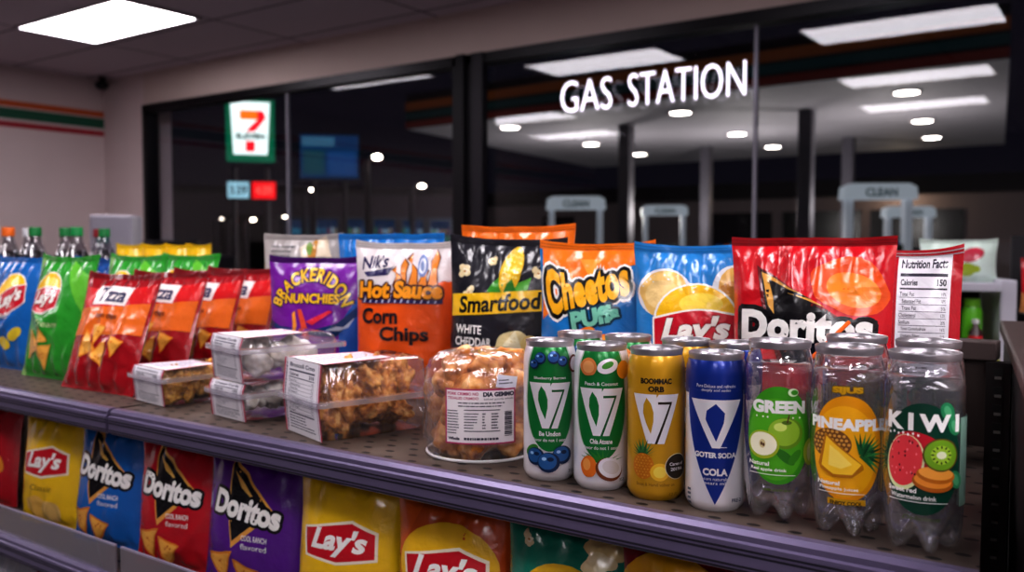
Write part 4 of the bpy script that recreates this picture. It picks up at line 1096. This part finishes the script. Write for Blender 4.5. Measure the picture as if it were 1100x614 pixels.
def art_pine():
    a = Art(); a.ell(0, .0765, .0300, .044, ink('e89a0c'), n=44); a.ell(-.002, .074, .027, .038, ink('f3b016'), n=40)
    a.rect(.031, .04, .070, .110, ink('e8bc60'))
    a.text('PINEAPPLE', .001, .0965, .068, .0100, iW, bold=.06)
    a.text('SIJUS', .0, .1245, .024, .0065, ink('c89a10'), bold=.06, outs=[(ink('7a5a08'), .0006)])
    for k in range(13):
        an = -.9+k*.24; L = .020
        a.poly([(.011-.002*math.sin(an), .073+.002*math.cos(an)), (.013+L*math.cos(an), .071+L*math.sin(an)), (.011+.002*math.sin(an), .072-.002*math.cos(an))], ink(('1f6a3a', '3a8f4c', '144a2c')[k % 3]), hold=k % 4 > 0)
    a.ell(-.013, .080, .0165, .0125, ink('7a4a20'), n=28)
    for i in range(-4, 5):
        for j in range(-3, 4):
            x, y = -.013+(i+.5*(j % 2))*.0036, .080+j*.0034
            if ((x+.013)/.0155)**2+((y-.080)/.0115)**2 < .92: a.ell(x, y, .0014, .0013, ink('d8a04a'), n=6, hold=not (i == -4))
    a.poly([(-.017, .088), (-.010, .083), (.012, .064), (.013, .060), (.004, .053), (-.010, .0525), (-.021, .058), (-.023, .062)], ink('b87410')); 
    a.poly([(-.016, .086), (-.010, .081), (.011, .064), (.004, .0555), (-.010, .055), (-.020, .061)], ink('f8c832')); a.poly([(-.013, .079), (-.006, .074), (.004, .064), (-.004, .060), (-.014, .062)], ink('fbdc68'))
    a.text('Natural', -.014, .0475, .018, .0036, iW, bold=.03); a.text('Pineapple juices', -.006, .0428, .030, .0034, iW, bold=.02); a.rect(-.022, .0392, .014, .0398, iW)
    return a
def art_kiwi():
    a = Art(); a.ell(0, .0775, .0300, .0440, ink('0b4030'), n=44)
    a.rect(.031, .04, .070, .110, ink('7a9a8c'))
    for x, y in ((.018, .1155), (.024, .104), (.026, .062)): a.ell(x, y, .0055, .0075, ink('2c8a5a'), rot=.4); a.ell(x, y, .0028, .0050, ink('58b07c'), rot=.4)
    a.text('KIWI', .0, .1065, .056, .0140, iW, bold=.05, space=1.5)
    a.ell(-.002, .085, .020, .013, ink('c01c30'), rot=-.35)
    a.ell(-.013, .074, .0145, .0225, ink('dfe6b0'), rot=-.15); a.ell(-.013, .0755, .0130, .0205, ink('e2434c'), rot=-.15)
    rd = random.Random(5)
    for k in range(26): a.ell(-.013+rd.uniform(-.010, .010), .077+rd.uniform(-.015, .015), .0007, .0011, ink('5a0c18') if k % 2 else ink('f0808a'), n=6, hold=k > 0)
    a.ell(.008, .060, .0150, .0075, ink('b8641c'), rot=-.1); a.ell(.008, .0615, .0135, .0058, ink('f09a3a'), rot=-.1); a.ell(.010, .066, .0140, .0065, ink('c8701c'), rot=-.1); a.ell(.010, .0675, .0125, .0050, ink('f4a848'), rot=-.1)
    a.ell(.013, .082, .0130, .0130, ink('6a5424'), n=30); a.ell(.013, .082, .0118, .0118, ink('78a828'), n=30); a.ell(.013, .082, .0075, .0075, ink('a4c840'), n=26)
    for k in range(12): an = 2*PI*k/12; a.ell(.013+.0062*math.cos(an), .082+.0062*math.sin(an), .0006, .0012, ink('1c2410'), rot=an-PI/2, n=6, hold=k > 0)
    a.ell(.013, .082, .0036, .0030, ink('e8eccc'), n=16)
    for k in range(7): a.ell(-.024+k*.0035, .0965+.001*(k % 2), .0009, .0012, iW, n=6, hold=k > 0)
    a.text('Sweet red', -.014, .0528, .021, .0040, iW, bold=.03); a.text('Watermelon drink', -.006, .0476, .032, .0036, iW, bold=.02); a.rect(-.024, .0438, .018, .0444, iW)
    a.text('Delicious', .0, .0315, .026, .0034, ink('4a5c1c'), shear=.3)
    return a
aA, aP, aK = art_apple(), art_pine(), art_kiwi()
bottom_text(aA, ink('4f6a1c'), None, '100% NATURAL', 'no sweeteners')
aP.rect(-.014, .0270, .0145, .0350, ink('c8960c')); aP.text('ENJOY COOL', 0, .031, .024, .0045, ink('2a2208'), bold=.04)
make_bottle((-.2571, CY+.004, 0), rzcam(-.2545, CY), aA, 'clear bottle of green apple drink, front row, with aluminium can top', 'clear fruit drink bottles')
make_bottle((-.1951, CY-.004, 0), rzcam(-.1925, CY), aP, 'clear bottle of pineapple drink with yellow label, front row', 'clear fruit drink bottles')
make_bottle((-.1342, CY-.011, 0), rzcam(-.13, CY), aK, 'clear bottle of kiwi drink with dark green label, right end of front row', 'clear fruit drink bottles')
make_bottle((-.2104, CY+.085, 0), rzcam(-.2, CY)+2.7, aP, 'clear bottle standing behind the pineapple drink', 'clear fruit drink bottles')
make_bottle((-.1474, CY+.080, 0), rzcam(-.145, CY)+2.7, aK, 'clear bottle standing behind the kiwi drink', 'clear fruit drink bottles')

# ================================================================== FOOD BOXES
clear = film('clamshell_plastic', 'fcfcff', .03, 1.2, .10, bumpst=.35, bscale=45, haze=.06, pw=3.4)
wrapf = film('soft_wrap', 'fcfcff', .03, 1.3, .12, bumpst=.8, bscale=38, haze=.05)
def chunk_mesh(name, seed, mt, r=1.0, sub=3, amp=.35, fr_=1.6, squash=(1, 1, 1)):
    bm = bmesh.new(); bmesh.ops.create_icosphere(bm, subdivisions=sub, radius=1)
    for v in bm.verts:
        p = v.co.copy(); d = amp*noise.fractal(p*fr_+Vector((seed*3.7, 0, 0)), 1, 2, 4)+.18*amp*noise.noise(p*9+Vector((seed, 5, 0)))
        v.co = Vector((p.x*squash[0], p.y*squash[1], p.z*squash[2]))*(1+d)*r
    me = bpy.data.meshes.new(name); bm.to_mesh(me); bm.free(); me.materials.append(mt)
    me.polygons.foreach_set('use_smooth', [True]*len(me.polygons)); return me
def crust(key, c0, c1, c2, scale, rough=.45):
    m = bpy.data.materials.new(key); m.use_nodes = True; nt = m.node_tree; b = nt.nodes['Principled BSDF']
    tc = nt.nodes.new('ShaderNodeTexCoord'); n = nt.nodes.new('ShaderNodeTexNoise'); n.inputs['Scale'].default_value = scale; n.inputs['Detail'].default_value = 6
    nt.links.new(tc.outputs['Object'], n.inputs['Vector'])
    cr = nt.nodes.new('ShaderNodeValToRGB'); e = cr.color_ramp.elements; e[0].position = .32; e[0].color = lin(c0); e[1].position = .68; e[1].color = lin(c2)
    x = e.new(.5); x.color = lin(c1); nt.links.new(n.outputs['Fac'], cr.inputs[0]); nt.links.new(cr.outputs[0], b.inputs['Base Color'])
    bp = nt.nodes.new('ShaderNodeBump'); bp.inputs['Strength'].default_value = .5; bp.inputs['Distance'].default_value = .0015
    n2 = nt.nodes.new('ShaderNodeTexNoise'); n2.inputs['Scale'].default_value = scale*3; n2.inputs['Detail'].default_value = 4
    nt.links.new(tc.outputs['Object'], n2.inputs['Vector']); nt.links.new(n2.outputs['Fac'], bp.inputs['Height']); nt.links.new(bp.outputs[0], b.inputs['Normal'])
    b.inputs['Roughness'].default_value = rough; b.inputs['Subsurface Weight'].default_value = 0; return m
crk = crust('crackling_crust', '7a360e', 'cc8230', 'f0bc6c', 1.8)
crk2 = crust('nugget_crust', '9a5a14', 'e0a030', 'f8d070', 2.2)
pst = crust('pastry_crust', '7a3a10', 'd0843a', 'f2bc74', 1.3, .32)
wht = crust('white_curd', 'e0d8c8', 'f6f0e4', 'fffdf8', 1.5, .5)
M_crk = [chunk_mesh('crackling_%d' % k, k, crk, 1, 4, .62, 1.25, (1.3, .85, .65)) for k in range(5)]
M_nug = [chunk_mesh('nugget_%d' % k, k+20, crk2, 1, 3, .6, 1.5, (1.2, .9, .75)) for k in range(4)]
M_pst = [chunk_mesh('dough_%d' % k, k+40, pst, 1, 4, .30, 1.15, (1.1, 1, .82)) for k in range(5)]
M_wht = [chunk_mesh('curd_%d' % k, k+60, wht, 1, 4, .22, 1.4, (1, .95, .8)) for k in range(4)]

def label_sleeve(t, w, d, h, seed, title, split=None):
    """paper wrap: front face, then over the top; box spans x 0..w, y 0..d, front at y=0"""
    m = MB(); pp = paper('e6e3e8'); rim = paper('b8244a'); rim2 = paper('8c4a78')
    def put(art, P):
        o = len(m.v); m.v += [tuple(P(x, y, .0002+.00012*l)) for x, y, l in art.v]
        for f, k in zip(art.f, art.m): m.f.append([o+i for i in f]); m.m.append(m.mi(art.mats[k]))
    fw = w*.96; fh = h
    a = Art(); a.rect(-fw/2, -fh/2, fw/2, fh/2, pp)
    for sx in (-1, 1):
        x = sx*fw/2; a.rect(min(x, x-sx*.0035), -fh/2, max(x, x-sx*.0035), fh/2, rim, hold=sx > 0)
    for sx in (-1, 1):
        x = sx*(fw/2-.006); a.rect(min(x, x-sx*.0012), -fh/2, max(x, x-sx*.0012), fh/2, rim2, hold=True)
    n = nutrition(fw*.78, fh*.95, title, seed, paper('33324c'), pp); n.L = max(n.L, 1)
    a.merge(n)
    if w > .105: lines(a, -.43*fw, -.40*fw, -fh*.45, fh*.45, 20, paper('33324c'), 4, .7)
    hm = split or h*.5
    ks = [-fh/2, hm-h/2-.004, hm-h/2+.006, fh/2]; ko = [.0035, -.0008, -.0008, .0030]
    def FP(x, y, o): return (x*(1-.02*(y < hm-h/2))+w/2, float(np.interp(y, ks, ko))-o-.0006, y+h/2+.0015)
    S = Surf([-fw/2, 0, fw/2], sorted(ks+[0.001]), lambda u, v: FP(u, v, 0)); S.wrap(m, a, step=1.2e-4, lift=2e-4)
    # over the top, reaching back
    b2 = Art(); dd = d*.64; fw = w*.70; b2.rect(-fw/2, 0, fw/2, dd, pp)
    for sx in (-1, 1):
        x = sx*fw/2; b2.rect(min(x, x-sx*.0035), 0, max(x, x-sx*.0035), dd, rim, hold=sx > 0)
    lines(b2, -fw*.36, fw*.36, .01, dd*.9, 9, paper('8a86a0'), seed+3, .35)
    b2.text(title, 0, dd*.93, fw*.6, .006, paper('a8324e'), bold=.03)
    put(b2, lambda x, y, o: (x*(1+.36*max(0, 1-y/(dd*.5)))+w/2-.0, y+.006, h+.0012+o))
    mm = m.obj('paper_label', t); return mm

rimf = film('box_rim', 'fafaff', .06, 1.2, .15, haze=.30, pw=3)
def clamshell(name, loc, rz, w, d, h, label, cat, title, seed, hr=.5):
    """hinged clear tray: origin front-left-bottom corner"""
    t = empty(name, loc, rz, label, cat)
    def ring(z, ins, n=6, rc=.012):
        pts = []
        for cx, cy, a0 in ((w-ins-rc, ins+rc, -PI/2), (w-ins-rc, d-ins-rc, 0), (ins+rc, d-ins-rc, PI/2), (ins+rc, ins+rc, PI)):
            for k in range(n): a = a0+PI/2*k/(n-1); pts.append((cx+rc*math.cos(a), cy+rc*math.sin(a), z))
        return pts
    hm = h*hr; FL = .0085
    def shell(rings, cap0, cap1, nm):
        m = MB(); n = len(rings[0]); vs = [p for r in rings for p in r]
        fs = [(j*n+i, j*n+(i+1) % n, (j+1)*n+(i+1) % n, (j+1)*n+i) for j in range(len(rings)-1) for i in range(n)]
        if cap0: fs.append(tuple(range(n))[::-1])
        if cap1: fs.append(tuple(range((len(rings)-1)*n, len(rings)*n)))
        m.add(vs, fs, clear); return m.obj(nm, t, angle=50)
    shell([ring(.001, .009), ring(.004, .006), ring(hm-.003, .001), ring(hm-.002, -FL), ring(hm, -FL-.0005)], True, False, 'tray')
    shell([ring(hm+.0015, -FL-.0005), ring(hm+.0035, -FL), ring(hm+.004, .001), ring(h-.004, .004), ring(h, .008)], False, True, 'lid')
    m = MB(); r0, r1, r2, r3 = ring(hm-.0022, .0005), ring(hm-.0026, -FL-.0004), ring(hm+.0040, -FL-.0004), ring(hm+.0044, .0005); n = len(r0)
    m.add(r0+r1+r2+r3, [(j*n+i, j*n+(i+1) % n, (j+1)*n+(i+1) % n, (j+1)*n+i) for j in range(3) for i in range(n)], rimf); m.obj('rim', t, angle=40)
    label_sleeve(t, w, d, h, seed, title, hm)
    return t

def fill(loc, rz, w, d, h, meshes, r, n, name, label, cat, group, seed, top=1.0, order=None):
    rd = random.Random(seed); M = Matrix.Translation(loc) @ Matrix.Rotation(rz, 4, 'Z'); pts = []
    tries = 0
    while len(pts) < n and tries < 6000:
        tries += 1
        p = Vector((rd.uniform(r*1.3+.008, w-r*1.3-.008), rd.uniform(r*1.1+.008, d-r*1.1-.008), rd.uniform(r*.9+.003, max(h*top-r*1.05, r))))
        if all((p-q).length > r*1.12 for q in pts): pts.append(p)
    for i, p in enumerate(pts):
        o = link(name, meshes[i % len(meshes)], None, M @ p, (rd.uniform(0, 6), rd.uniform(0, 6), rd.uniform(0, 6)))
        s = r*rd.uniform(.85, 1.08); o.scale = (s, s, s); tag(o, label, cat, group)

# large box of cracklings
w, d, h = .112, .158, .096
lc = (-.911, .776, 0); rc = R15(-17)
clamshell('snack_box', lc, rc, w, d, h, 'large clear clamshell box of fried crackling pieces with facts label', 'food box', 'Broccoli Crno', 11)
fill(lc, rc, w, d, h, M_crk, .0185, 80, 'crackling_piece', 'golden brown crackling piece inside the large clear box', 'fried snack', 'crackling pieces in the large clear box', 1)
# lower and upper white boxes
w2, d2, h2 = .098, .125, .052
l1 = (-1.079, .784, 0); l2 = (-1.083, .790, .0545)
clamshell('snack_box', l1, R15(-8), w2, d2, h2, 'clear box of white pieces, bottom of the stack of two', 'food box', 'Cheese Curds', 21, .72)
fill(l1, R15(-8), w2, d2, h2, M_wht, .0165, 20, 'white_curd', 'white curd piece in the bottom box of the stack', 'curd piece', 'white pieces in the bottom stacked box', 2)
w3, d3, h3 = .108, .150, .062
clamshell('snack_box', l2, R15(-14), w3, d3, h3, 'clear box of white pieces on top of the stack of two', 'food box', 'Cheese Curds', 22, .72)
fill(l2, R15(-14), w3, d3, h3, M_wht, .020, 16, 'white_curd', 'white curd piece in the top box of the stack', 'curd piece', 'white pieces in the top stacked box', 3)
# small box left
l3 = (-1.282, .790, 0)
clamshell('snack_box', l3, R15(-8), .108, .135, .055, 'small clear box of golden crackling nuggets, leftmost of the boxes', 'food box', 'Nutrition', 23, .74)
fill(l3, R15(-8), .108, .135, .055, M_nug, .0105, 90, 'crackling_nugget', 'golden nugget inside the leftmost small clear box', 'fried snack', 'golden nuggets in the leftmost clear box', 4)

# round tub of fried dough
tc_ = Vector((-.628, .832, 0)); TR, TH = .0635, .112
t = empty('pastry_tub', tc_, 0, 'round clear tub of browned fried dough balls wrapped in plastic', 'food tub')
def wob(amp, fr_, sd):
    def f(r, z, t_): return r+amp*noise.noise(Vector((math.cos(t_)*fr_, math.sin(t_)*fr_, z*45+sd)))*min(1, r/.03), z+(.3*amp*noise.noise(Vector((math.cos(t_)*3, math.sin(t_)*3, sd+7))) if z > .02 else 0)
    return f
m = MB(); m.lathe([(.0001, .002), (TR-.003, .002), (TR, .004), (TR, .05), (TR, .085)], clear, 64); m.obj('tub_wall', t, angle=50)
m = MB(); m.lathe([(TR+.001, .0005), (TR+.0018, .002), (TR+.001, .004), (TR-.001, .003)], mat('rim_white', 'd6d2d4', rough=.3), 64); m.obj('base_rim', t, smooth=True)
m = MB(); m.lathe([(TR+.0035, .02), (TR+.003, .05), (TR+.003, .075), (TR+.001, .097), (TR*.93, .110), (TR*.75, .118), (TR*.4, .121), (.0001, .121)], wrapf, 72, fn=wob(.006, 3.2, 2)); m.obj('plastic_wrap', t, smooth=True)
# loose flap of wrap at the left
fm = MB(); S = Surf([i/10 for i in range(11)], [j/10 for j in range(11)], lambda u, v: (-TR*.75-.030*math.sin(PI*v)*u-.01*u, -.015-.01*u+.006*math.sin(9*v+u*4), .045+.062*v+.006*math.sin(5*u)))
S.grid(fm, wrapf); fm.obj('wrap_flap', t, smooth=True)
# label on the tub
a = Art(); K = paper('2c2a40'); rim = paper('b83a68'); lw, lh = .082, .062
a.rect(-lw/2, -lh/2, lw/2, lh/2, rim); a.rect(-lw/2+.0018, -lh/2+.0018, lw/2-.0018, lh/2-.0018, paper('ece6e8'))
a.text('PORK CRIMBO NO', -.020, .0255, .036, .0035, rim, bold=.03); a.text('TEDALES CRIMDO', -.020, .0205, .036, .0030, rim, bold=.02)
a.text('DIA GEMMO', .021, .0250, .036, .0052, K, bold=.06); a.text('baked goods whole', .021, .0195, .034, .0026, K)
lines(a, -.025, .030, .010, .017, 2, K, 1)
a.rect(-.018, .0070, .022, .0080, K); a.rect(-.018, -.0165, .022, -.0155, K, hold=True)
lines(a, -.018, -.002, -.014, .005, 6, K, 2); lines(a, .002, .006, -.014, .005, 6, K, 3, .5); lines(a, .012, .020, -.014, .005, 6, K, 4, .5); lines(a, -.038, -.024, -.02, .008, 9, K, 5)
for k in range(16): a.rect(.027, -.022+.0018*k, .036, -.022+.0018*k+(.0011 if k % 3 else .0006), K, hold=k > 0)
a.text('Whole', -.030, -.0245, .014, .0032, K, bold=.06); lines(a, -.018, .022, -.027, -.022, 1, K, 8, .5)
cs_ = cyl_surf(TR+.0075, [(.02, TR+.0075), (.10, TR+.0075)], 60)
a2 = Art(); a2.merge(a, .004, .054); mb = MB(); cs_.wrap(mb, a2)
ti = rzcam(tc_.x, tc_.y)
mb.obj('paper_label', t, smooth=True, rot=(0, 0, ti-.06))
# tape sticker
a3 = Art(); a3.poly([(-.013, -.006), (.012, -.010), (.016, .004), (-.010, .008)], paper('dfe0ea')); lines(a3, -.009, .010, -.004, .003, 2, K, 9, .4)
mb = MB(); cyl_surf(TR+.004, [(.06, TR+.0055), (.10, TR+.002)], 60).wrap(mb, (lambda q: q.merge(a3, .030, .092) or q)(Art())); mb.obj('sticker', t, smooth=True, rot=(0, 0, ti))
rd = random.Random(12); pts = []
for lay, (zz_, cnt) in enumerate(((.022, 6), (.052, 6), (.081, 6), (.102, 5))):
    for k in range(cnt):
        an = 2*PI*(k+.5*lay)/cnt; rr = (.038 if lay < 3 else .030)
        pts.append((tc_.x+rr*math.cos(an), tc_.y+rr*math.sin(an), zz_+rd.uniform(-.003, .003)-(.005 if lay == 3 else 0)))
    if lay < 3: pts.append((tc_.x, tc_.y, zz_))
pts.append((tc_.x, tc_.y, .097))
for i, p in enumerate(pts):
    o = link('fried_dough_ball', M_pst[i % 5], None, p, (rd.uniform(0, 6), rd.uniform(0, 6), rd.uniform(0, 6)))
    s = rd.uniform(.0225, .0255); o.scale = (s, s, s); tag(o, 'browned fried dough ball inside the round clear tub', 'fried dough', 'fried dough balls in the round tub')

# ================================================================== BACK GONDOLAS (left and right)
t = empty('shelf', (-2.3, 1.35, ZF), 0, 'grey back shelf holding soda bottles and yellow bags', 'shelf')
m = MB(); m.box(-.9, -.30, 1.06, .75, .50, 1.09, dsteel); m.obj('deck', t)
for x in (-.85, .70):
    m = MB(); m.box(x-.02, .3, 0, x+.02, .34, 1.06, dsteel); m.box(x-.02, -.25, 0, x+.02, -.21, 1.06, dsteel); m.obj('upright', t)
ZB = ZF+1.09
cola = mat('cola_dark', '120608', rough=.15, coat=.5)
def soda(x, y, capc, label):
    t = empty('soda_bottle', (x, y, ZB), 0, label, 'bottle', 'soda bottles on the back shelf')
    m = MB(); m.lathe([(.0001, .002), (.026, .0), (.033, .01), (.033, .06), (.031, .09), (.033, .12), (.033, .15), (.028, .175), (.020, .195), (.0135, .215), (.0125, .232)], film('soda_pet', 'e0e0e6', .06, 2.0, .08), 28); m.obj('bottle_shell', t, smooth=True)
    m = MB(); m.lathe([(.0001, .004), (.024, .004), (.031, .012), (.031, .06), (.029, .09), (.031, .12), (.031, .150), (.027, .173), (.020, .188), (.0001, .188)], cola, 28); m.obj('liquid', t, smooth=True)
    m = MB(); m.lathe([(.0335, .085), (.0338, .086), (.0338, .13), (.0335, .131)], mat('soda_label', '8c1420', rough=.4), 28); m.obj('label', t, smooth=True)
    m = MB(); m.lathe([(.0145, .225), (.0155, .226), (.0155, .246), (.014, .249), (.0001, .249)], mat('cap_'+capc, capc, rough=.4), 24); m.obj('cap', t, angle=40)
for x, y, c, l in [(-2.395, 1.136, 'e8701c', 'dark soda bottle with orange cap, leftmost on the back shelf'), (-2.345, 1.18, '0f7a3c', 'dark soda bottle with green cap beside the orange capped one'),
                (-2.335, 1.255, '0f7a3c', 'dark soda bottle with green cap, left of the close pair'), (-2.235, 1.23, '128a46', 'dark soda bottle with green cap, right of the close pair'),
                (-2.38, 1.39, '0f7a3c', 'dark soda bottle with green cap nearest the white counter box'), (-2.52, 1.25, 'd8d8dc', 'soda bottle with pale cap behind the left bottles'), (-2.46, 1.42, '8c1c28', 'soda bottle with dark red cap partly hidden behind others')]:
    soda(x, y, c, l)
def art_yel(W, H):
    a = Art(); a.ell(0, H-.034, .022, .014, foil('dfe2ec')); a.ell(0, H-.034, .014, .008, foil('8088b0')); return a
ay = art_yel(.075, .19)
yb = make_bag('chip_bag', (-2.125, 1.31, ZB), R15(32), .072, .202, .02, 'f0c414', ay, 'yellow bag at the left end of the yellow row on the back shelf', seed=81, cell=.008, group='yellow bags on the back shelf')
for i, (x, y, l) in enumerate([(-2.08, 1.35, 'second yellow bag from the left on the back shelf'), (-2.035, 1.385, 'third yellow bag from the left on the back shelf'), (-1.985, 1.42, 'rightmost yellow bag on the back shelf')]):
    c = copy_tree(yb); c.location = (x, y, ZB); c.rotation_euler = (random.uniform(-.05, .05), 0, R15(32)+random.uniform(-.15, .15)); c['label'] = l
# white counter machine far left, near the window
t = empty('coffee_machine', (-4.25, 2.55, ZF), R15(45), 'pale grey counter machine behind the soda bottles', 'machine')
wm = mat('machine_white', '9c98a4', rough=.4)
m = MB(); m.box(-.3, -.25, 0, .3, .25, .95, mat('counter_grey', '4a454c', rough=.6)); m.obj('counter', t)
m = MB(); m.box(-.10, -.12, .951, .10, .12, 1.44, wm); m.obj('body', t, bevel=.01)
m = MB(); m.box(-.06, -.125, 1.30, -.01, -.12, 1.36, mat('teal_mark', '1f8a80')); m.obj('panel', t)
# dark machines by the window
t = empty('counter_machine', (-5.55, 3.75, ZF), 0, 'dark machine on a counter at the window, left', 'machine')
m = MB(); m.box(-.5, -.3, 0, .6, .3, .95, mat('counter_grey', '4a454c')); m.obj('counter', t)
m = MB(); m.box(-.35, -.2, .951, .05, .2, 1.32, mat('mach_dark', '1c1a20', rough=.4)); m.box(.12, -.2, .951, .45, .2, 1.22, mat('mach_dark', '1c1a20')); m.obj('body', t, bevel=.02)

# right: rear rack with bag, green bottle
t = empty('display_rack', (-.40, 2.72, ZF), R15(20), 'white wire display rack behind the shelf on the right', 'rack')
wr_ = mat('rack_white', 'b9b8c2', rough=.4)
for nm, z, c in (('shelf_deck', .14-ZF, wr_), ('shelf_deck', -.05-ZF, mat('rack_lime', 'a8b440', rough=.5))):
    m = MB(); m.box(-.36, -.12, z-.012, .085, .12, z, c); m.box(-.36, -.13, z-.02, .085, -.12, z+.004, c); m.obj(nm, t, bevel=.004)
for x in (-.35, .10):
    m = MB(); m.box(x-.015 if x < 0 else x-.01, -.1, 0, x+.015 if x < 0 else x+.03, .1, 1.20, wr_ if x > 0 else mat('rack_dark', '17161a')); m.obj('side_post', t, bevel=.004)
m = MB(); m.box(-.36, .10, 0, .085, .115, 1.16, mat('rack_back', '16151a', rough=.7)); m.obj('back_panel', t)
a = Art(); a.ell(.03, .075, .035, .018, foil('c03a50'), rot=.3); a.ell(-.02, .03, .035, .022, foil('c8c020'), wob=.3, seed=4); a.ell(.02, .035, .03, .018, foil('9ab028'), wob=.3, seed=5)
make_bag('snack_bag', (-.39, 2.70, .1405), R15(22), .20, .115, .03, 'd2e4da', a, 'white and green snack bag on the rack behind the nutrition panel bag', 'snack bag', seed=91, cell=.008, lean=.05)
t = empty('green_bottle', (-.352, 2.685, -.0495), 0, 'bright green bottle on the lime rack shelf', 'bottle')
m = MB(); m.lathe([(.0001, 0), (.024, 0), (.026, .006), (.026, .11), (.022, .125), (.0001, .127)], mat('lime_green', '5ab01c', rough=.3, coat=.4), 24); m.obj('body', t, angle=40)
m = MB(); m.lathe([(.020, .127), (.021, .128), (.021, .146), (.0001, .147)], mat('lime_cap', '7ac82c', rough=.4), 24); m.obj('cap', t, angle=40)
t = empty('sauce_bottle', (-.335, 2.632, -.0495), 0, 'small bottle with red label in front of the green bottle', 'bottle')
m = MB(); m.lathe([(.0001, 0), (.015, 0), (.017, .004), (.017, .06), (.008, .075), (.007, .085)], mat('sauce_glass', '3a1014', rough=.2, coat=.4), 20); m.obj('body', t, smooth=True)
m = MB(); m.lathe([(.0173, .015), (.0176, .016), (.0176, .05), (.0173, .051)], mat('sauce_label', 'c8202c', rough=.4), 20); m.obj('label', t)
m = MB(); m.lathe([(.009, .083), (.0095, .084), (.0095, .095), (.0001, .096)], mat('sauce_cap', 'd8d8d8', rough=.4), 20); m.obj('cap', t)
t = empty('white_bottle', (-.42, 2.66, -.0495), 0, 'white bottle left of the green bottle on the rack', 'bottle')
m = MB(); m.lathe([(.0001, 0), (.024, 0), (.025, .006), (.025, .08), (.012, .1), (.011, .112)], mat('milk_white', '9a9cac', rough=.4), 24); m.obj('body', t, smooth=True)
m = MB(); m.lathe([(.013, .11), (.013, .125), (.0001, .126)], mat('blue_cap', '1c3c8c', rough=.4), 20); m.obj('cap', t)
a = Art(); a.ell(-.01, .10, .03, .022, foil('1c0c10')); a.ell(-.01, .10, .02, .013, foil('e8e0dc')); a.rect(-.1, 0, .1, .055, foil('c88a50')); a.ell(.0, .045, .04, .025, foil('d8a468'), wob=.3, seed=2); a.ell(.02, .03, .02, .014, foil('8c5428'), wob=.3, seed=5)
t2 = empty('peg_board', (-.20, 2.95, ZF), R15(20), 'dark display panel behind the red cookie bag', 'panel')
m = MB(); m.box(-.08, .03, 0, .5, .05, 1.32, mat('peg_dark', '1b1a1f', rough=.7)); m.obj('board', t2)
m = MB(); m.box(-.06, -.14, 1.095, .3, .03, 1.105, mat('peg_shelf', '3c3a42', rough=.5)); m.obj('ledge', t2)
make_bag('cookie_bag', (-.185, 2.86, .0555), R15(26), .15, .145, .03, 'b01a24', a, 'red cookie bag at the right edge, on a dark display panel ledge', 'snack bag', seed=95, cell=.008)

# ================================================================== WORLD, CAMERA
w = bpy.data.worlds.new('night'); SC.world = w; w.use_nodes = True
bg = w.node_tree.nodes['Background']
sky = w.node_tree.nodes.new('ShaderNodeTexGradient'); cr = w.node_tree.nodes.new('ShaderNodeValToRGB')
tcw = w.node_tree.nodes.new('ShaderNodeTexCoord'); mpw = w.node_tree.nodes.new('ShaderNodeMapping'); mpw.inputs['Rotation'].default_value = (0, PI/2, 0)
w.node_tree.links.new(tcw.outputs['Generated'], mpw.inputs[0]); w.node_tree.links.new(mpw.outputs[0], sky.inputs[0]); w.node_tree.links.new(sky.outputs[0], cr.inputs[0])
cr.color_ramp.elements[0].color = (.0045, .004, .0075, 1); cr.color_ramp.elements[1].color = (.002, .002, .005, 1)
w.node_tree.links.new(cr.outputs[0], bg.inputs[0]); bg.inputs[1].default_value = 1

cam = bpy.data.cameras.new('camera'); co = bpy.data.objects.new('camera', cam); COL.objects.link(co); SC.camera = co
cam.sensor_width = 36; cam.lens = 36*950/1100; cam.clip_end = 300; cam.clip_start = .02
p = math.atan(45/950); th = math.radians(35)
F = Vector((-math.sin(th)*math.cos(p), math.cos(th)*math.cos(p), -math.sin(p)))
co.location = (0, 0, .245); co.rotation_euler = F.to_track_quat('-Z', 'Y').to_euler()
cam.dof.use_dof = True; cam.dof.focus_distance = .86; cam.dof.aperture_fstop = 5.6
SC.view_settings.view_transform = 'Standard'; SC.view_settings.look = 'Medium High Contrast' if False else 'None'
SC.view_settings.exposure = .38; SC.view_settings.gamma = .84
SC.cycles.transparent_max_bounces = 24; SC.cycles.sample_clamp_indirect = 6; SC.cycles.caustics_reflective = False
